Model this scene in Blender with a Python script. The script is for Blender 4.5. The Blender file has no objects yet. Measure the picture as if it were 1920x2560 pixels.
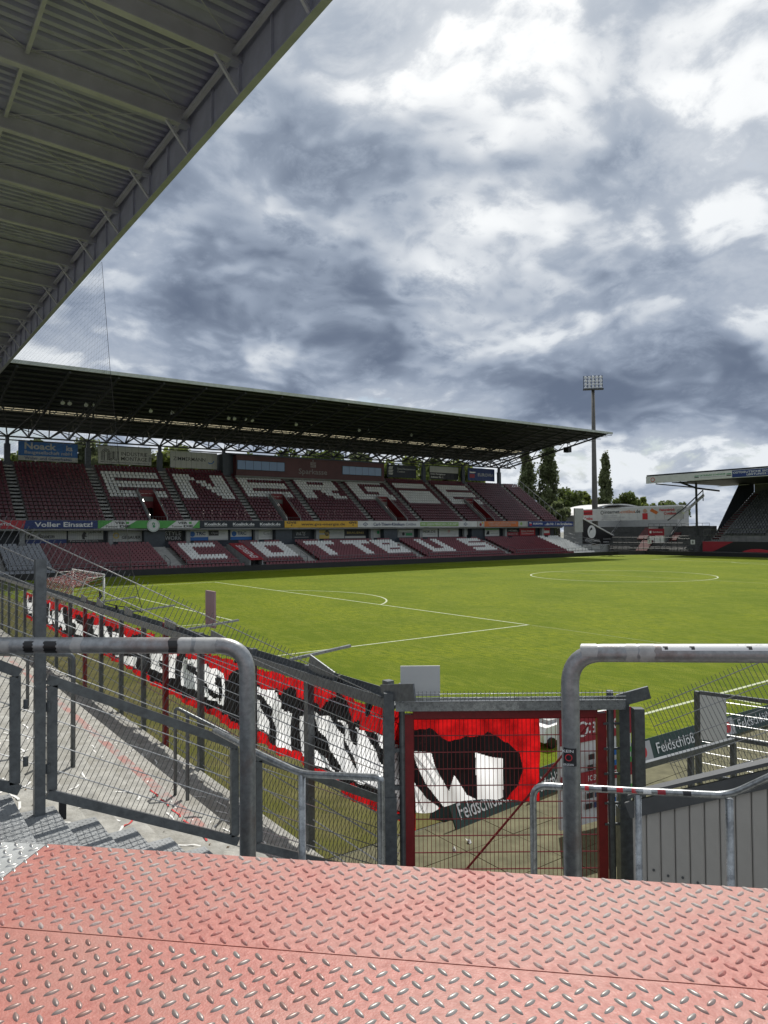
import bpy, bmesh, math, random
from mathutils import Vector, Matrix
random.seed(7)
R = math.radians
SC = bpy.context.scene
COL = SC.collection

# ------------------------------------------------------------------ camera
CAM = Vector((-10.72, -45.10, 4.85)); YAW, PITCH, ROLL, FPX = R(53.903), R(1.508), R(-0.4545), 1771.05
FW = Vector((math.cos(PITCH)*math.cos(YAW), math.cos(PITCH)*math.sin(YAW), math.sin(PITCH)))
RT0 = Vector((math.sin(YAW), -math.cos(YAW), 0)); UP0 = RT0.cross(FW)
RT = math.cos(ROLL)*RT0 + math.sin(ROLL)*UP0; UP = -math.sin(ROLL)*RT0 + math.cos(ROLL)*UP0
cd = bpy.data.cameras.new('camera'); cam = bpy.data.objects.new('camera', cd); COL.objects.link(cam)
cam.matrix_world = Matrix(((RT.x, UP.x, -FW.x, CAM.x), (RT.y, UP.y, -FW.y, CAM.y), (RT.z, UP.z, -FW.z, CAM.z), (0, 0, 0, 1)))
cd.sensor_fit = 'VERTICAL'; cd.sensor_height = 36; cd.lens = 36*FPX/2560; cd.clip_start = .05; cd.clip_end = 3000
SC.camera = cam

# survey helpers: where a line of sight meets a plane of the place
def ray(x, y): return FW*FPX + RT*(x-960) - UP*(y-1280)
def at_z(x, y, z=0): d = ray(x, y); return CAM + d*((z-CAM.z)/d.z)
def at_y(x, y, Y): d = ray(x, y); return CAM + d*((Y-CAM.y)/d.y)
def at_x(x, y, X): d = ray(x, y); return CAM + d*((X-CAM.x)/d.x)
def at_d(x, y, D): return CAM + ray(x, y)*(D/FPX)
def z5(x, y): return (x*640/1659, 1380+y*640/1659)
def z6(x, y): return (560+x*640/1659, 1560+y*640/1659)
def z7(x, y): return (1100+x*820/1659, 1560+y*820/1659)
def w4(x, y): return (1400+x*520/1659, 1100+y*380/1212)

# ------------------------------------------------------------------ sky, sun, exposure
EXPO = 0.0
SEED = 3.1
PF, DB = .90, .52
BLOBS = ((1080, 560, .10, .44, .16, 1.2, .75), (560, 880, .05, .34, .08, 1.3, .8), (1560, 720, .02, .16, .10, 1.5, .5), (1640, 975, .03, .20, .20, 2.0, .42), (1080, 1000, .02, .14, -.18, 1.6, .4), (1350, 120, .10, .50, .035, 2.0, .7), (1600, 1160, .02, .12, -.12, 2., .4))
SUN_EL, SUN_AZ = R(52.0), R(43.0)
SDIR = Vector((math.cos(SUN_EL)*math.cos(SUN_AZ), math.cos(SUN_EL)*math.sin(SUN_AZ), math.sin(SUN_EL)))
W = bpy.data.worlds.new('World'); SC.world = W; W.use_nodes = True
W.cycles.sampling_method = 'MANUAL'; W.cycles.sample_map_resolution = 256
nt = W.node_tree; nt.nodes.clear()
def N(t, **kw):
    n = nt.nodes.new(t)
    for k, v in kw.items():
        if k.startswith('i_'): n.inputs[k[2:].replace('_', ' ')].default_value = v
        else: setattr(n, k, v)
    return n
def L(a, b): nt.links.new(a, b)
def M(op, a, b=None, c=None, clamp=False):
    n = N('ShaderNodeMath', operation=op, use_clamp=clamp)
    for i, v in enumerate((a, b, c)):
        if v is None: continue
        if isinstance(v, (int, float)): n.inputs[i].default_value = v
        else: L(v, n.inputs[i])
    return n.outputs[0]
def VM(op, a, b=None, s=None):
    n = N('ShaderNodeVectorMath', operation=op)
    for i, v in enumerate((a, b)):
        if v is None: continue
        if isinstance(v, (tuple, Vector)): n.inputs[i].default_value = v
        else: L(v, n.inputs[i])
    if s is not None:
        if isinstance(s, (int, float)): n.inputs['Scale'].default_value = s
        else: L(s, n.inputs['Scale'])
    return n.outputs['Value'] if op == 'DOT_PRODUCT' else n.outputs[0]
def SS(v, a, b, lo=0., hi=1.):
    n = N('ShaderNodeMapRange', interpolation_type='SMOOTHSTEP'); L(v, n.inputs[0])
    n.inputs[1].default_value = a; n.inputs[2].default_value = b; n.inputs[3].default_value = lo; n.inputs[4].default_value = hi
    return n.outputs[0]
def NOISE(v, scale, det=8, rough=.55, dist=0., w=0.):
    n = N('ShaderNodeTexNoise'); L(VM('ADD', v, (w, w*.7, -w)), n.inputs['Vector'])
    n.inputs['Scale'].default_value = scale; n.inputs['Detail'].default_value = det; n.inputs['Roughness'].default_value = rough; n.inputs['Distortion'].default_value = dist
    return n.outputs[0]
def MIX(f, a, b):
    n = N('ShaderNodeMix', data_type='RGBA'); L(f, n.inputs[0])
    for i, v in ((6, a), (7, b)):
        if isinstance(v, tuple): n.inputs[i].default_value = (*v, 1)
        else: L(v, n.inputs[i])
    return n.outputs[2]
sky = N('ShaderNodeTexSky', sky_type='NISHITA', sun_disc=False, sun_elevation=SUN_EL, sun_rotation=math.pi/2-SUN_AZ, altitude=80, air_density=1.2, dust_density=1.0)
tc = N('ShaderNodeTexCoord'); D = VM('NORMALIZE', tc.outputs['Generated'])
sep = N('ShaderNodeSeparateXYZ'); L(D, sep.inputs[0])
zc = M('MAXIMUM', sep.outputs[2], 0.0)
# a deck of broken cumulus seen from below: direction -> place on the deck
inv = M('DIVIDE', 1.0, M('ADD', zc, .55))
U = VM('MULTIPLY', VM('SCALE', D, s=inv), (1, 1, 1.9))
wp = N('ShaderNodeTexNoise', i_Scale=3.2, i_Detail=3.); L(U, wp.inputs['Vector'])
UW = VM('ADD', U, VM('SCALE', VM('SUBTRACT', wp.outputs['Color'], (.5, .5, .5)), s=.16))
def deck(q, full=True):
    a = M('ADD', M('MULTIPLY', NOISE(q, 1.5, 2, .5, 0, SEED), .62), M('MULTIPLY', NOISE(q, 4.8, 8 if full else 3, .58, 0, 8.4), PF))
    return M('ADD', a, M('MULTIPLY', NOISE(q, 12., 6, .68, 0, 1.7), .40)) if full else M('ADD', a, .20)
def blob(px, py, c0, c1, amp, sx=1., sy=1.):   # a heavier or thinner bank of cloud towards one part of the sky
    d = ray(px, py).normalized(); r_ = Vector((d.y, -d.x, 0)).normalized(); u_ = r_.cross(d)
    a = M('MULTIPLY', VM('DOT_PRODUCT', D, r_), 1/sx); b_ = M('MULTIPLY', VM('DOT_PRODUCT', D, u_), 1/sy)
    rr = M('SQRT', M('ADD', M('MULTIPLY', a, a), M('MULTIPLY', b_, b_))); fr = M('GREATER_THAN', VM('DOT_PRODUCT', D, d), 0.)
    return M('MULTIPLY', M('MULTIPLY', SS(rr, c0, c1, 1., 0.), fr), amp)
macro = None
for b in BLOBS: v = blob(*b); macro = v if macro is None else M('ADD', macro, v)
dens = M('ADD', M('SUBTRACT', deck(UW), DB), macro)
dsun = M('ADD', M('SUBTRACT', deck(VM('ADD', UW, tuple(SDIR*.075 - Vector((FW.x, FW.y, 0))*.03)), False), DB), macro)
rim = SS(M('SUBTRACT', dens, dsun), -.08, .12)
sunward = VM('DOT_PRODUCT', D, SDIR)
glow = SS(sunward, .72, 1.0)
haze = SS(zc, .0, .26, 1., 0.)
cover = SS(dens, .22, .36)
thick = SS(dens, .32, .98)
lum = M('ADD', M('MULTIPLY', M('SUBTRACT', 1.0, thick), .62), M('MULTIPLY', M('MULTIPLY', rim, M('SUBTRACT', 1.0, M('MULTIPLY', thick, .45))), .46))
lum = M('ADD', lum, M('MULTIPLY', glow, .10))
lum = M('MULTIPLY', M('POWER', M('MAXIMUM', M('SUBTRACT', lum, .07), 0.), 1.5), 1.22, clamp=True)
dark = MIX(haze, (1.30, 1.66, 2.40), (1.48, 1.90, 2.75))
lit = MIX(glow, (8.2, 8.6, 9.0), (10.4, 10.5, 10.5))
mid = MIX(glow, (3.2, 3.8, 4.85), (3.7, 4.3, 5.2))
cl = MIX(SS(lum, .0, .42), dark, mid)
cl = MIX(SS(lum, .25, 1.0), cl, lit)
blue = VM('SCALE', sky.outputs[0], s=1.0)
blue = MIX(M('MULTIPLY', haze, .75), blue, (6.0, 6.3, 6.4))
col = MIX(cover, blue, cl)
bg = N('ShaderNodeBackground'); L(col, bg.inputs[0]); bg.inputs[1].default_value = .1
out = N('ShaderNodeOutputWorld'); L(bg.outputs[0], out.inputs[0])

sl = bpy.data.lights.new('sun', 'SUN'); sl.energy = 4.8; sl.angle = R(.53); sl.color = (1, .955, .88)
so = bpy.data.objects.new('sun', sl); COL.objects.link(so); so.rotation_euler = (-SDIR).to_track_quat('-Z', 'Y').to_euler(); so.location = (0, 0, 60)
SC.view_settings.view_transform = 'Standard'; SC.view_settings.look = 'None'; SC.view_settings.gamma = 1; SC.view_settings.use_curve_mapping = False
SC.view_settings.exposure = EXPO

# ------------------------------------------------------------------ builders
WL = {}                                        # world place of every object
def link(o, name, parent=None, loc=(0, 0, 0)):
    o.name = name; COL.objects.link(o); loc = Vector(loc)
    if parent is not None: o.parent = parent; o.location = loc - WL[parent.name]
    else: o.location = loc
    WL[o.name] = loc
    return o
def tag(o, label=None, cat=None, group=None, kind=None):
    for k, v in (('label', label), ('category', cat), ('group', group), ('kind', kind)):
        if v: o[k] = v
    return o
def empty(name, loc, label=None, cat=None, group=None, kind=None, parent=None):
    o = bpy.data.objects.new(name, None); o.empty_display_size = .2
    link(o, name, parent, loc); return tag(o, label, cat, group, kind)
class MB:
    def __init__(s): s.v = []; s.f = []; s.m = []
    def add(s, vs, fs, mi=0):
        b = len(s.v); s.v += [tuple(v) for v in vs]; s.f += [tuple(b+i for i in f) for f in fs]; s.m += [mi]*len(fs); return s
    def box(s, x0, x1, y0, y1, z0, z1, mi=0):
        return s.add([(x0,y0,z0),(x1,y0,z0),(x1,y1,z0),(x0,y1,z0),(x0,y0,z1),(x1,y0,z1),(x1,y1,z1),(x0,y1,z1)],
                     [(0,3,2,1),(4,5,6,7),(0,1,5,4),(1,2,6,5),(2,3,7,6),(3,0,4,7)], mi)
    def bar(s, a, b, w, h, mi=0, up=(0, 0, 1)):
        a = Vector(a); b = Vector(b); d = (b-a).normalized(); u = Vector(up)
        if abs(d.dot(u)) > .98: u = Vector((0, 1, 0))
        r = d.cross(u).normalized(); u = r.cross(d).normalized(); r *= w/2; u *= h/2
        return s.add([a-r-u, a+r-u, a+r+u, a-r+u, b-r-u, b+r-u, b+r+u, b-r+u], [(0,3,2,1),(4,5,6,7),(0,1,5,4),(1,2,6,5),(2,3,7,6),(3,0,4,7)], mi)
    def tube(s, pts, r, n=8, mi=0, cap=True):
        pts = [Vector(p) for p in pts]; rings = []; rs = r if isinstance(r, (list, tuple)) else [r]*len(pts); ref = None
        for i, p in enumerate(pts):
            t = (pts[min(i+1, len(pts)-1)] - pts[max(i-1, 0)]).normalized()
            if ref is None: ref = t.orthogonal().normalized()
            ref = (ref - t*ref.dot(t)).normalized(); q = t.cross(ref)
            rings.append([p + (ref*math.cos(k*2*math.pi/n) + q*math.sin(k*2*math.pi/n))*rs[i] for k in range(n)])
        vs = [v for rg in rings for v in rg]; fs = []
        for i in range(len(pts)-1):
            for k in range(n): k2 = (k+1) % n; fs.append((i*n+k, i*n+k2, (i+1)*n+k2, (i+1)*n+k))
        if cap: fs += [tuple(range(n))[::-1], tuple(range((len(pts)-1)*n, len(pts)*n))]
        return s.add(vs, fs, mi)
    def prism(s, poly, ext, mi=0):
        ext = Vector(ext); n = len(poly); a = [Vector(p) for p in poly]; b = [p+ext for p in a]
        return s.add(a+b, [tuple(range(n))[::-1], tuple(range(n, 2*n))] + [(i, (i+1) % n, n+(i+1) % n, n+i) for i in range(n)], mi)
    def quad(s, a, b, c, d, mi=0): return s.add([a, b, c, d], [(0, 1, 2, 3)], mi)
    def build(s, name, mats, parent=None, smooth=False, origin=None, fix=True, **kw):
        me = bpy.data.meshes.new(name)
        xs = [v[0] for v in s.v]; ys = [v[1] for v in s.v]; zs = [v[2] for v in s.v]
        o0 = Vector(origin) if origin is not None else Vector(((min(xs)+max(xs))/2, (min(ys)+max(ys))/2, min(zs)))
        me.from_pydata([(v[0]-o0.x, v[1]-o0.y, v[2]-o0.z) for v in s.v], [], s.f)
        mats = mats if isinstance(mats, (list, tuple)) else [mats]
        for m in mats: me.materials.append(m)
        if len(mats) > 1: me.polygons.foreach_set('material_index', s.m)
        if smooth: me.polygons.foreach_set('use_smooth', [True]*len(me.polygons))
        if fix:
            bm = bmesh.new(); bm.from_mesh(me); bmesh.ops.recalc_face_normals(bm, faces=bm.faces); bm.to_mesh(me); bm.free()
        o = bpy.data.objects.new(name, me); link(o, name, parent, o0); tag(o, **kw)
        return o
def inst(src, name, loc, parent=None, rz=0., scale=None):
    o = bpy.data.objects.new(name, src if isinstance(src, bpy.types.Mesh) else src.data)
    link(o, name, parent, loc); o.rotation_euler.z = rz
    if scale: o.scale = scale
    return o
def arc(c, r, a0, a1, n, ax, ay):
    c = Vector(c); ax = Vector(ax); ay = Vector(ay)
    return [c + ax*(r*math.cos(a0+(a1-a0)*i/n)) + ay*(r*math.sin(a0+(a1-a0)*i/n)) for i in range(n+1)]
def rounded(pts, rad, n=6):
    """a polyline with its inner corners bent to a radius"""
    pts = [Vector(p) for p in pts]; out = [pts[0]]
    for i in range(1, len(pts)-1):
        a = (pts[i-1]-pts[i]); b = (pts[i+1]-pts[i]); r = min(rad, a.length*.45, b.length*.45); a = pts[i]+a.normalized()*r; b = pts[i]+b.normalized()*r
        for k in range(n+1):
            t = k/n; out.append(a*(1-t)**2 + pts[i]*(2*t*(1-t)) + b*t*t)
    return out+[pts[-1]]
# text as flat mesh lettering
_tc = {}
def text_mesh(s, bold=0., shear=0., mono=False):
    key = (s, bold, shear)
    if key in _tc: return _tc[key]
    cu = bpy.data.curves.new('t', 'FONT'); cu.body = s; cu.offset = bold; cu.shear = shear; cu.resolution_u = 2
    o = bpy.data.objects.new('t', cu); COL.objects.link(o)
    dg = bpy.context.evaluated_depsgraph_get(); me = bpy.data.meshes.new_from_object(o.evaluated_get(dg))
    bpy.data.objects.remove(o); bpy.data.curves.remove(cu)
    vs = [v.co.copy() for v in me.vertices]; fs = [tuple(p.vertices) for p in me.polygons]; bpy.data.meshes.remove(me)
    if not vs: vs = [Vector((0, 0, 0))]
    x0 = min(v.x for v in vs); x1 = max(v.x for v in vs); y0 = min(v.y for v in vs); y1 = max(v.y for v in vs)
    _tc[key] = (vs, fs, x0, x1, y0, y1); return _tc[key]
def text(s, parent, org, ux, uy, x, y, w, h, m, bold=.012, shear=0., name='lettering'):
    """letters filling the box (x, y, w, h) of the plane org + ux*a + uy*b"""
    vs, fs, x0, x1, y0, y1 = text_mesh(s, bold, shear); org = Vector(org); ux = Vector(ux); uy = Vector(uy)
    b = MB(); b.add([org + ux*(x+(v.x-x0)/(x1-x0)*w) + uy*(y+(v.y-y0)/(y1-y0)*h) for v in vs], fs)
    return b.build(name, m, parent, fix=False)
def disc(b, c, r, ux, uy, n=24, mi=0, r2=None, a0=0., a1=2*math.pi):
    c = Vector(c); ux = Vector(ux); uy = Vector(uy)
    ps = [c+ux*(r*math.cos(a0+(a1-a0)*i/n))+uy*(r*math.sin(a0+(a1-a0)*i/n)) for i in range(n+1)]
    if r2 is None:
        b.add(ps[:-1] if abs(a1-a0-2*math.pi) < 1e-6 else ps+[c], [tuple(range(n if abs(a1-a0-2*math.pi) < 1e-6 else n+2))], mi)
    else:
        qs = [c+(p-c)*(r2/r) for p in ps]; b.add(ps+qs, [(i, i+1, n+2+i, n+1+i) for i in range(n)], mi)
    return b

# ------------------------------------------------------------------ materials
def pm(name, c, rough=.6, metal=0., var=.18, scale=6., c2=None, bump=0., bscale=40., rvar=.1, spec=.5, stain=None, sscale=1.5, smin=.55, smax=.7, tex='Object', coat=0., trans=0.):
    m = bpy.data.materials.new(name); m.use_nodes = True; t = m.node_tree; b = t.nodes['Principled BSDF']
    def nn(ty): return t.nodes.new(ty)
    co = nn('ShaderNodeTexCoord'); geo = nn('ShaderNodeNewGeometry') ; src = geo.outputs['Position'] if tex == 'World' else co.outputs[tex]
    n1 = nn('ShaderNodeTexNoise'); n1.inputs['Scale'].default_value = scale; n1.inputs['Detail'].default_value = 6; n1.inputs['Roughness'].default_value = .6; t.links.new(src, n1.inputs['Vector'])
    c2 = c2 or tuple(max(0, x*(1-var)) for x in c); c1 = tuple(min(1, x*(1+var*.5)) for x in c)
    mx = nn('ShaderNodeMix'); mx.data_type = 'RGBA'; mx.inputs[6].default_value = (*c1, 1); mx.inputs[7].default_value = (*c2, 1)
    mr = nn('ShaderNodeMapRange'); mr.inputs[1].default_value = .32; mr.inputs[2].default_value = .68; t.links.new(n1.outputs[0], mr.inputs[0]); t.links.new(mr.outputs[0], mx.inputs[0])
    colr = mx.outputs[2]
    if stain:
        n2 = nn('ShaderNodeTexNoise'); n2.inputs['Scale'].default_value = sscale; n2.inputs['Detail'].default_value = 8; n2.inputs['Roughness'].default_value = .7; t.links.new(src, n2.inputs['Vector'])
        m2 = nn('ShaderNodeMapRange'); m2.inputs[1].default_value = smin; m2.inputs[2].default_value = smax; t.links.new(n2.outputs[0], m2.inputs[0])
        x2 = nn('ShaderNodeMix'); x2.data_type = 'RGBA'; t.links.new(m2.outputs[0], x2.inputs[0]); t.links.new(colr, x2.inputs[6]); x2.inputs[7].default_value = (*stain, 1); colr = x2.outputs[2]
    t.links.new(colr, b.inputs['Base Color'])
    r2 = nn('ShaderNodeMapRange'); r2.inputs[3].default_value = max(.02, rough-rvar); r2.inputs[4].default_value = min(1, rough+rvar); t.links.new(n1.outputs[0], r2.inputs[0]); t.links.new(r2.outputs[0], b.inputs['Roughness'])
    b.inputs['Metallic'].default_value = metal; b.inputs['Specular IOR Level'].default_value = spec; b.inputs['Coat Weight'].default_value = coat
    if bump:
        n3 = nn('ShaderNodeTexNoise'); n3.inputs['Scale'].default_value = bscale; n3.inputs['Detail'].default_value = 5; t.links.new(src, n3.inputs['Vector'])
        bp = nn('ShaderNodeBump'); bp.inputs['Strength'].default_value = bump; bp.inputs['Distance'].default_value = .02; t.links.new(n3.outputs[0], bp.inputs['Height']); t.links.new(bp.outputs[0], b.inputs['Normal'])
    if trans:
        tr = nn('ShaderNodeBsdfTranslucent'); t.links.new(colr, tr.inputs[0]); ms = nn('ShaderNodeMixShader'); ms.inputs[0].default_value = trans
        o = t.nodes['Material Output']; t.links.new(b.outputs[0], ms.inputs[1]); t.links.new(tr.outputs[0], ms.inputs[2]); t.links.new(ms.outputs[0], o.inputs[0])
    return m
K = {}
def mk(key, *a, **k): K[key] = pm(key, *a, **k); return K[key]
mk('concrete', (.20, .20, .19), .85, var=.25, scale=1.2, bump=.15, bscale=12, stain=(.18, .175, .16), sscale=.6)
mk('aisle_concrete', (.36, .36, .345), .85, var=.25, scale=2, bump=.1)
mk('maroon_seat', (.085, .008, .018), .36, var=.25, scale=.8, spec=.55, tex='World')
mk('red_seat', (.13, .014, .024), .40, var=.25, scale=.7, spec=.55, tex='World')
mk('white_seat', (.66, .67, .65), .38, var=.14, scale=.9, tex='World')
mk('grey_seat', (.26, .28, .31), .38, var=.14, scale=.9, tex='World')
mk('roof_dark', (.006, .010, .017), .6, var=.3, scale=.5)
mk('steel_dark', (.038, .042, .043), .55, metal=.0, var=.25, scale=2)
mk('roof_edge', (.42, .45, .42), .5, var=.2, scale=1.5)
mk('skylight', (.85, .80, .66), .5, var=.15, scale=.8, trans=.75)
mk('pillar', (.26, .27, .27), .8, var=.2, scale=2)
mk('column_navy', (.03, .04, .055), .45, var=.2, scale=3)
mk('backwall', (.035, .042, .055), .7, var=.3, scale=.6)
mk('booth', (.085, .022, .024), .5, var=.2, scale=.7)
mk('booth_text', (.24, .21, .21), .5)
mk('glass_sky_reflection', (.10, .20, .36), .12, var=.1, scale=.6, spec=.8)  # blue of the reflected sky is put into the pane colour
mk('black_wall', (.012, .013, .016), .55, var=.3, scale=.5)
mk('vom_red', (.17, .010, .016), .5, var=.2, scale=1.5)
mk('door_dark', (.01, .01, .012), .6)
mk('galv', (.36, .38, .39), .30, metal=.65, var=.35, scale=26, bump=.04, bscale=60, stain=(.20, .21, .22), sscale=14, smin=.5, smax=.62)
mk('galv_dark', (.145, .158, .168), .36, metal=.55, var=.3, scale=14, bump=.05, bscale=70, stain=(.10, .105, .11), sscale=20)
mk('wire', (.12, .125, .13), .35, metal=.7, var=.2, scale=10); mk('wire_rod_glint', (.36, .37, .38), .28, metal=.85, var=.2, scale=10)  # horizontal rods get a brighter base colour to imitate sun glint
mk('white_paint', (.78, .78, .77), .45, var=.07, scale=2)
mk('white_cloth', (.86, .87, .90), .7, var=.06, scale=3, bump=.15, bscale=14, trans=.85)
mk('red_cloth', (.66, .010, .012), .65, var=.45, scale=7, bump=.3, bscale=22, trans=.6)
mk('black_cloth', (.014, .012, .012), .7, var=.4, scale=6, bump=.25, bscale=24, stain=(.10, .035, .03), sscale=5, smin=.6, smax=.72)
mk('red_paint', (.21, .012, .015), .45, var=.2, scale=8)
mk('mast', (.09, .085, .075), .6, var=.2, scale=1)
mk('lamp_glass', (.75, .77, .80), .15, var=.1, scale=3)
mk('net_red', (.45, .04, .05), .7); mk('net_white', (.7, .7, .7), .7)
mk('net_dark', (.010, .011, .012), .9, spec=.1)
for nm, c in dict(sg_blue=(.02, .13, .42), sg_navy=(.012, .035, .16), sg_dnavy=(.012, .018, .03), sg_white=(.62, .63, .62), sg_cream=(.44, .45, .43), sg_red=(.45, .03, .045), sg_green=(.08, .34, .07),
                  sg_yellow=(.62, .36, .03), sg_orange=(.62, .17, .05), sg_black=(.012, .012, .014), sg_dred=(.30, .02, .035), sg_lgreen=(.22, .38, .10), sg_grey=(.32, .33, .33), sg_plate=(.50, .51, .51), sg_pink=(.34, .22, .24),
                  tx_white=(.74, .75, .75), tx_grey=(.42, .43, .44), tx_dark=(.02, .02, .025), tx_navy=(.02, .04, .12), tx_red=(.55, .03, .04), tx_orange=(.6, .16, .03), tx_green=(.03, .25, .10), tx_yellow=(.55, .40, .10), sg_dgreen=(.012, .045, .038), skin=(.5, .3, .22)).items():
    mk(nm, c, .5, var=.1, scale=1.2)

# ------------------------------------------------------------------ ground, pitch, markings
def grass_mat():
    m = bpy.data.materials.new('grass'); m.use_nodes = True; t = m.node_tree; b = t.nodes['Principled BSDF']
    def nn(ty, **k):
        n = t.nodes.new(ty)
        for a, v in k.items(): n.inputs[a].default_value = v
        return n
    g = nn('ShaderNodeNewGeometry'); P = g.outputs['Position']
    n1 = nn('ShaderNodeTexNoise', Scale=.11, Detail=8., Roughness=.68); n2 = nn('ShaderNodeTexNoise', Scale=1.1, Detail=8., Roughness=.7); n3 = nn('ShaderNodeTexNoise', Scale=22., Detail=6., Roughness=.75)
    mp = t.nodes.new('ShaderNodeMapping'); mp.inputs['Scale'].default_value = (1, .28, 1); t.links.new(P, mp.inputs[0])
    for n in (n1, n3): t.links.new(P, n.inputs['Vector'])
    t.links.new(mp.outputs[0], n2.inputs['Vector'])
    def mr(s, a, c):
        n = nn('ShaderNodeMapRange'); n.inputs[1].default_value = a; n.inputs[2].default_value = c; t.links.new(s, n.inputs[0]); return n.outputs[0]
    def mix(f, a, c):
        n = t.nodes.new('ShaderNodeMix'); n.data_type = 'RGBA'; t.links.new(f, n.inputs[0])
        for i, v in ((6, a), (7, c)):
            if isinstance(v, tuple): n.inputs[i].default_value = (*v, 1)
            else: t.links.new(v, n.inputs[i])
        return n.outputs[2]
    n5 = nn('ShaderNodeTexNoise', Scale=5.5, Detail=5., Roughness=.7); t.links.new(mp.outputs[0], n5.inputs['Vector'])
    c = mix(mr(n1.outputs[0], .42, .58), (.125, .165, .008), (.235, .260, .015))
    c = mix(mr(n2.outputs[0], .46, .62), c, (.210, .232, .028))
    c = mix(mr(n5.outputs[0], .44, .62), c, (.100, .142, .009))
    c = mix(mr(n3.outputs[0], .36, .66), c, (.072, .108, .006))
    t.links.new(c, b.inputs['Base Color']); b.inputs['Roughness'].default_value = .8; b.inputs['Specular IOR Level'].default_value = .04
    n4 = nn('ShaderNodeTexNoise', Scale=28., Detail=6.); t.links.new(P, n4.inputs['Vector'])
    bp = nn('ShaderNodeBump', Strength=.9, Distance=.05); t.links.new(n4.outputs[0], bp.inputs['Height']); t.links.new(bp.outputs[0], b.inputs['Normal'])
    return m
K['grass'] = grass_mat()
mk('ground', (.16, .16, .13), .9, var=.25, scale=.5, bump=.2, bscale=8, tex='World')
mk('line_paint', (.40, .44, .29), .8, var=.35, scale=9, tex='World')
mk('line_faint', (.22, .27, .10), .8, var=.4, scale=9, tex='World')
MB().box(-700, 900, -700, 900, -.5, -.012).build('ground', K['ground'], kind='structure')
pb = MB(); pb.quad((-1.9, -36, 0), (107, -36, 0), (107, 36.2, 0), (-1.9, 36.2, 0)); pitch = pb.build('pitch', K['grass'], kind='structure')
def ln(name, a, b, w=.12, m='line_paint'):
    a = Vector(a); b = Vector(b); d = (b-a).normalized()*(w/2); n = Vector((-d.y, d.x))
    q = [a-d-n, b+d-n, b+d+n, a-d+n]; mb = MB(); mb.quad(*[(v.x, v.y, .004) for v in q]); return mb.build(name, K[m], pitch, fix=False)
for s in (-1, 1): ln('touchline', (0, 34*s), (105, 34*s))
ln('halfway_line', (52.5, -34), (52.5, 34), .1, 'line_faint')
for x0, s in ((0, 1), (105, -1)):
    ln('goal_line', (x0, -34), (x0, 34))
    for dep, hw, nm in ((16.5, 20.16, 'penalty_area_line'), (5.5, 9.16, 'goal_area_line')):
        xe = x0+s*dep; ln(nm, (xe, -hw), (xe, hw)); ln(nm, (x0+s*.06, -hw), (xe-s*.06, -hw)); ln(nm, (x0+s*.06, hw), (xe-s*.06, hw))
    c = MB(); disc(c, (x0+s*11, 0, .005), 9.21, (s, 0, 0), (0, 1, 0), 40, 0, 9.09, -math.acos(5.5/9.15), math.acos(5.5/9.15)); c.build('penalty_arc', K['line_paint'], pitch, fix=False)
    ln('distance_mark', (x0+s*9.15, -34.3), (x0+s*9.15, -35.3), .1)
c = MB(); disc(c, (52.5, 0, .005), 9.21, (1, 0, 0), (0, 1, 0), 96, 0, 9.08); c.build('centre_circle', K['line_paint'], pitch, fix=False)
ln('training_line', (16.5, -20.4), (16.5, -33.9), .05, 'line_faint')
mk('paving', (.098, .092, .040), .85, var=.3, scale=3, bump=.2, bscale=30, tex='World', stain=(.065, .068, .026), sscale=.9)
mk('paving_joint', (.045, .048, .02), .9, tex='World')
mk('path', (.24, .235, .20), .9, var=.3, scale=4, bump=.2, bscale=40, tex='World', stain=(.15, .145, .11), sscale=1.2)
mk('worn_turf', (.120, .112, .045), .95, var=.3, scale=1.6, bump=.4, bscale=50, tex='World', stain=(.085, .090, .018), sscale=.5, smin=.45, smax=.65, spec=.05)
q_ = MB(); q_.quad((-5.47, -36, -.001), (-1.9, -36, -.001), (-1.9, 36.2, -.001), (-5.47, 36.2, -.001)); q_.build('run_off_turf', K['worn_turf'], kind='structure')
pv = empty('paving', (0, -38.4, 0), kind='structure')
b = MB(); b.box(-5.45, 14, -48, -36.03, -.1, -.012+.006); b.build('bedding', K['paving_joint'], pv)
slab = MB().box(-.494, .494, -.494, .494, 0, .03).build('slab', K['paving'], pv); sd = slab.data
slab.location = Vector((-4.9, -36.6, -.006)) - WL['paving']
nsl = 0
for i in range(0, 12):
    for j in range(0, 7):
        if i == 0 and j == 0: continue
        o = inst(sd, 'slab', (-4.9+i, -36.6-j, -.006+random.uniform(-.003, .003)), pv); o.rotation_euler = (random.uniform(-.003, .003), random.uniform(-.003, .003), 0); nsl += 1
# black perimeter boards
for nm, lb, a, bb in (('perimeter_wall', 'long low black boarding in front of the big two tier stand', (-8, 35.9), (102.2, 35.9)), ('perimeter_wall', 'low black boarding across the far corner of the pitch', (102.2, 35.9), (106.6, 33.2)), ('perimeter_wall', 'low black boarding behind the far goal line', (106.6, 33.2), (106.9, -36))):
    w = MB(); w.bar((*a, .34), (*bb, .34), .12, .70); w.build(nm, K['black_wall'], label=lb, cat='boarding')
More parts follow.
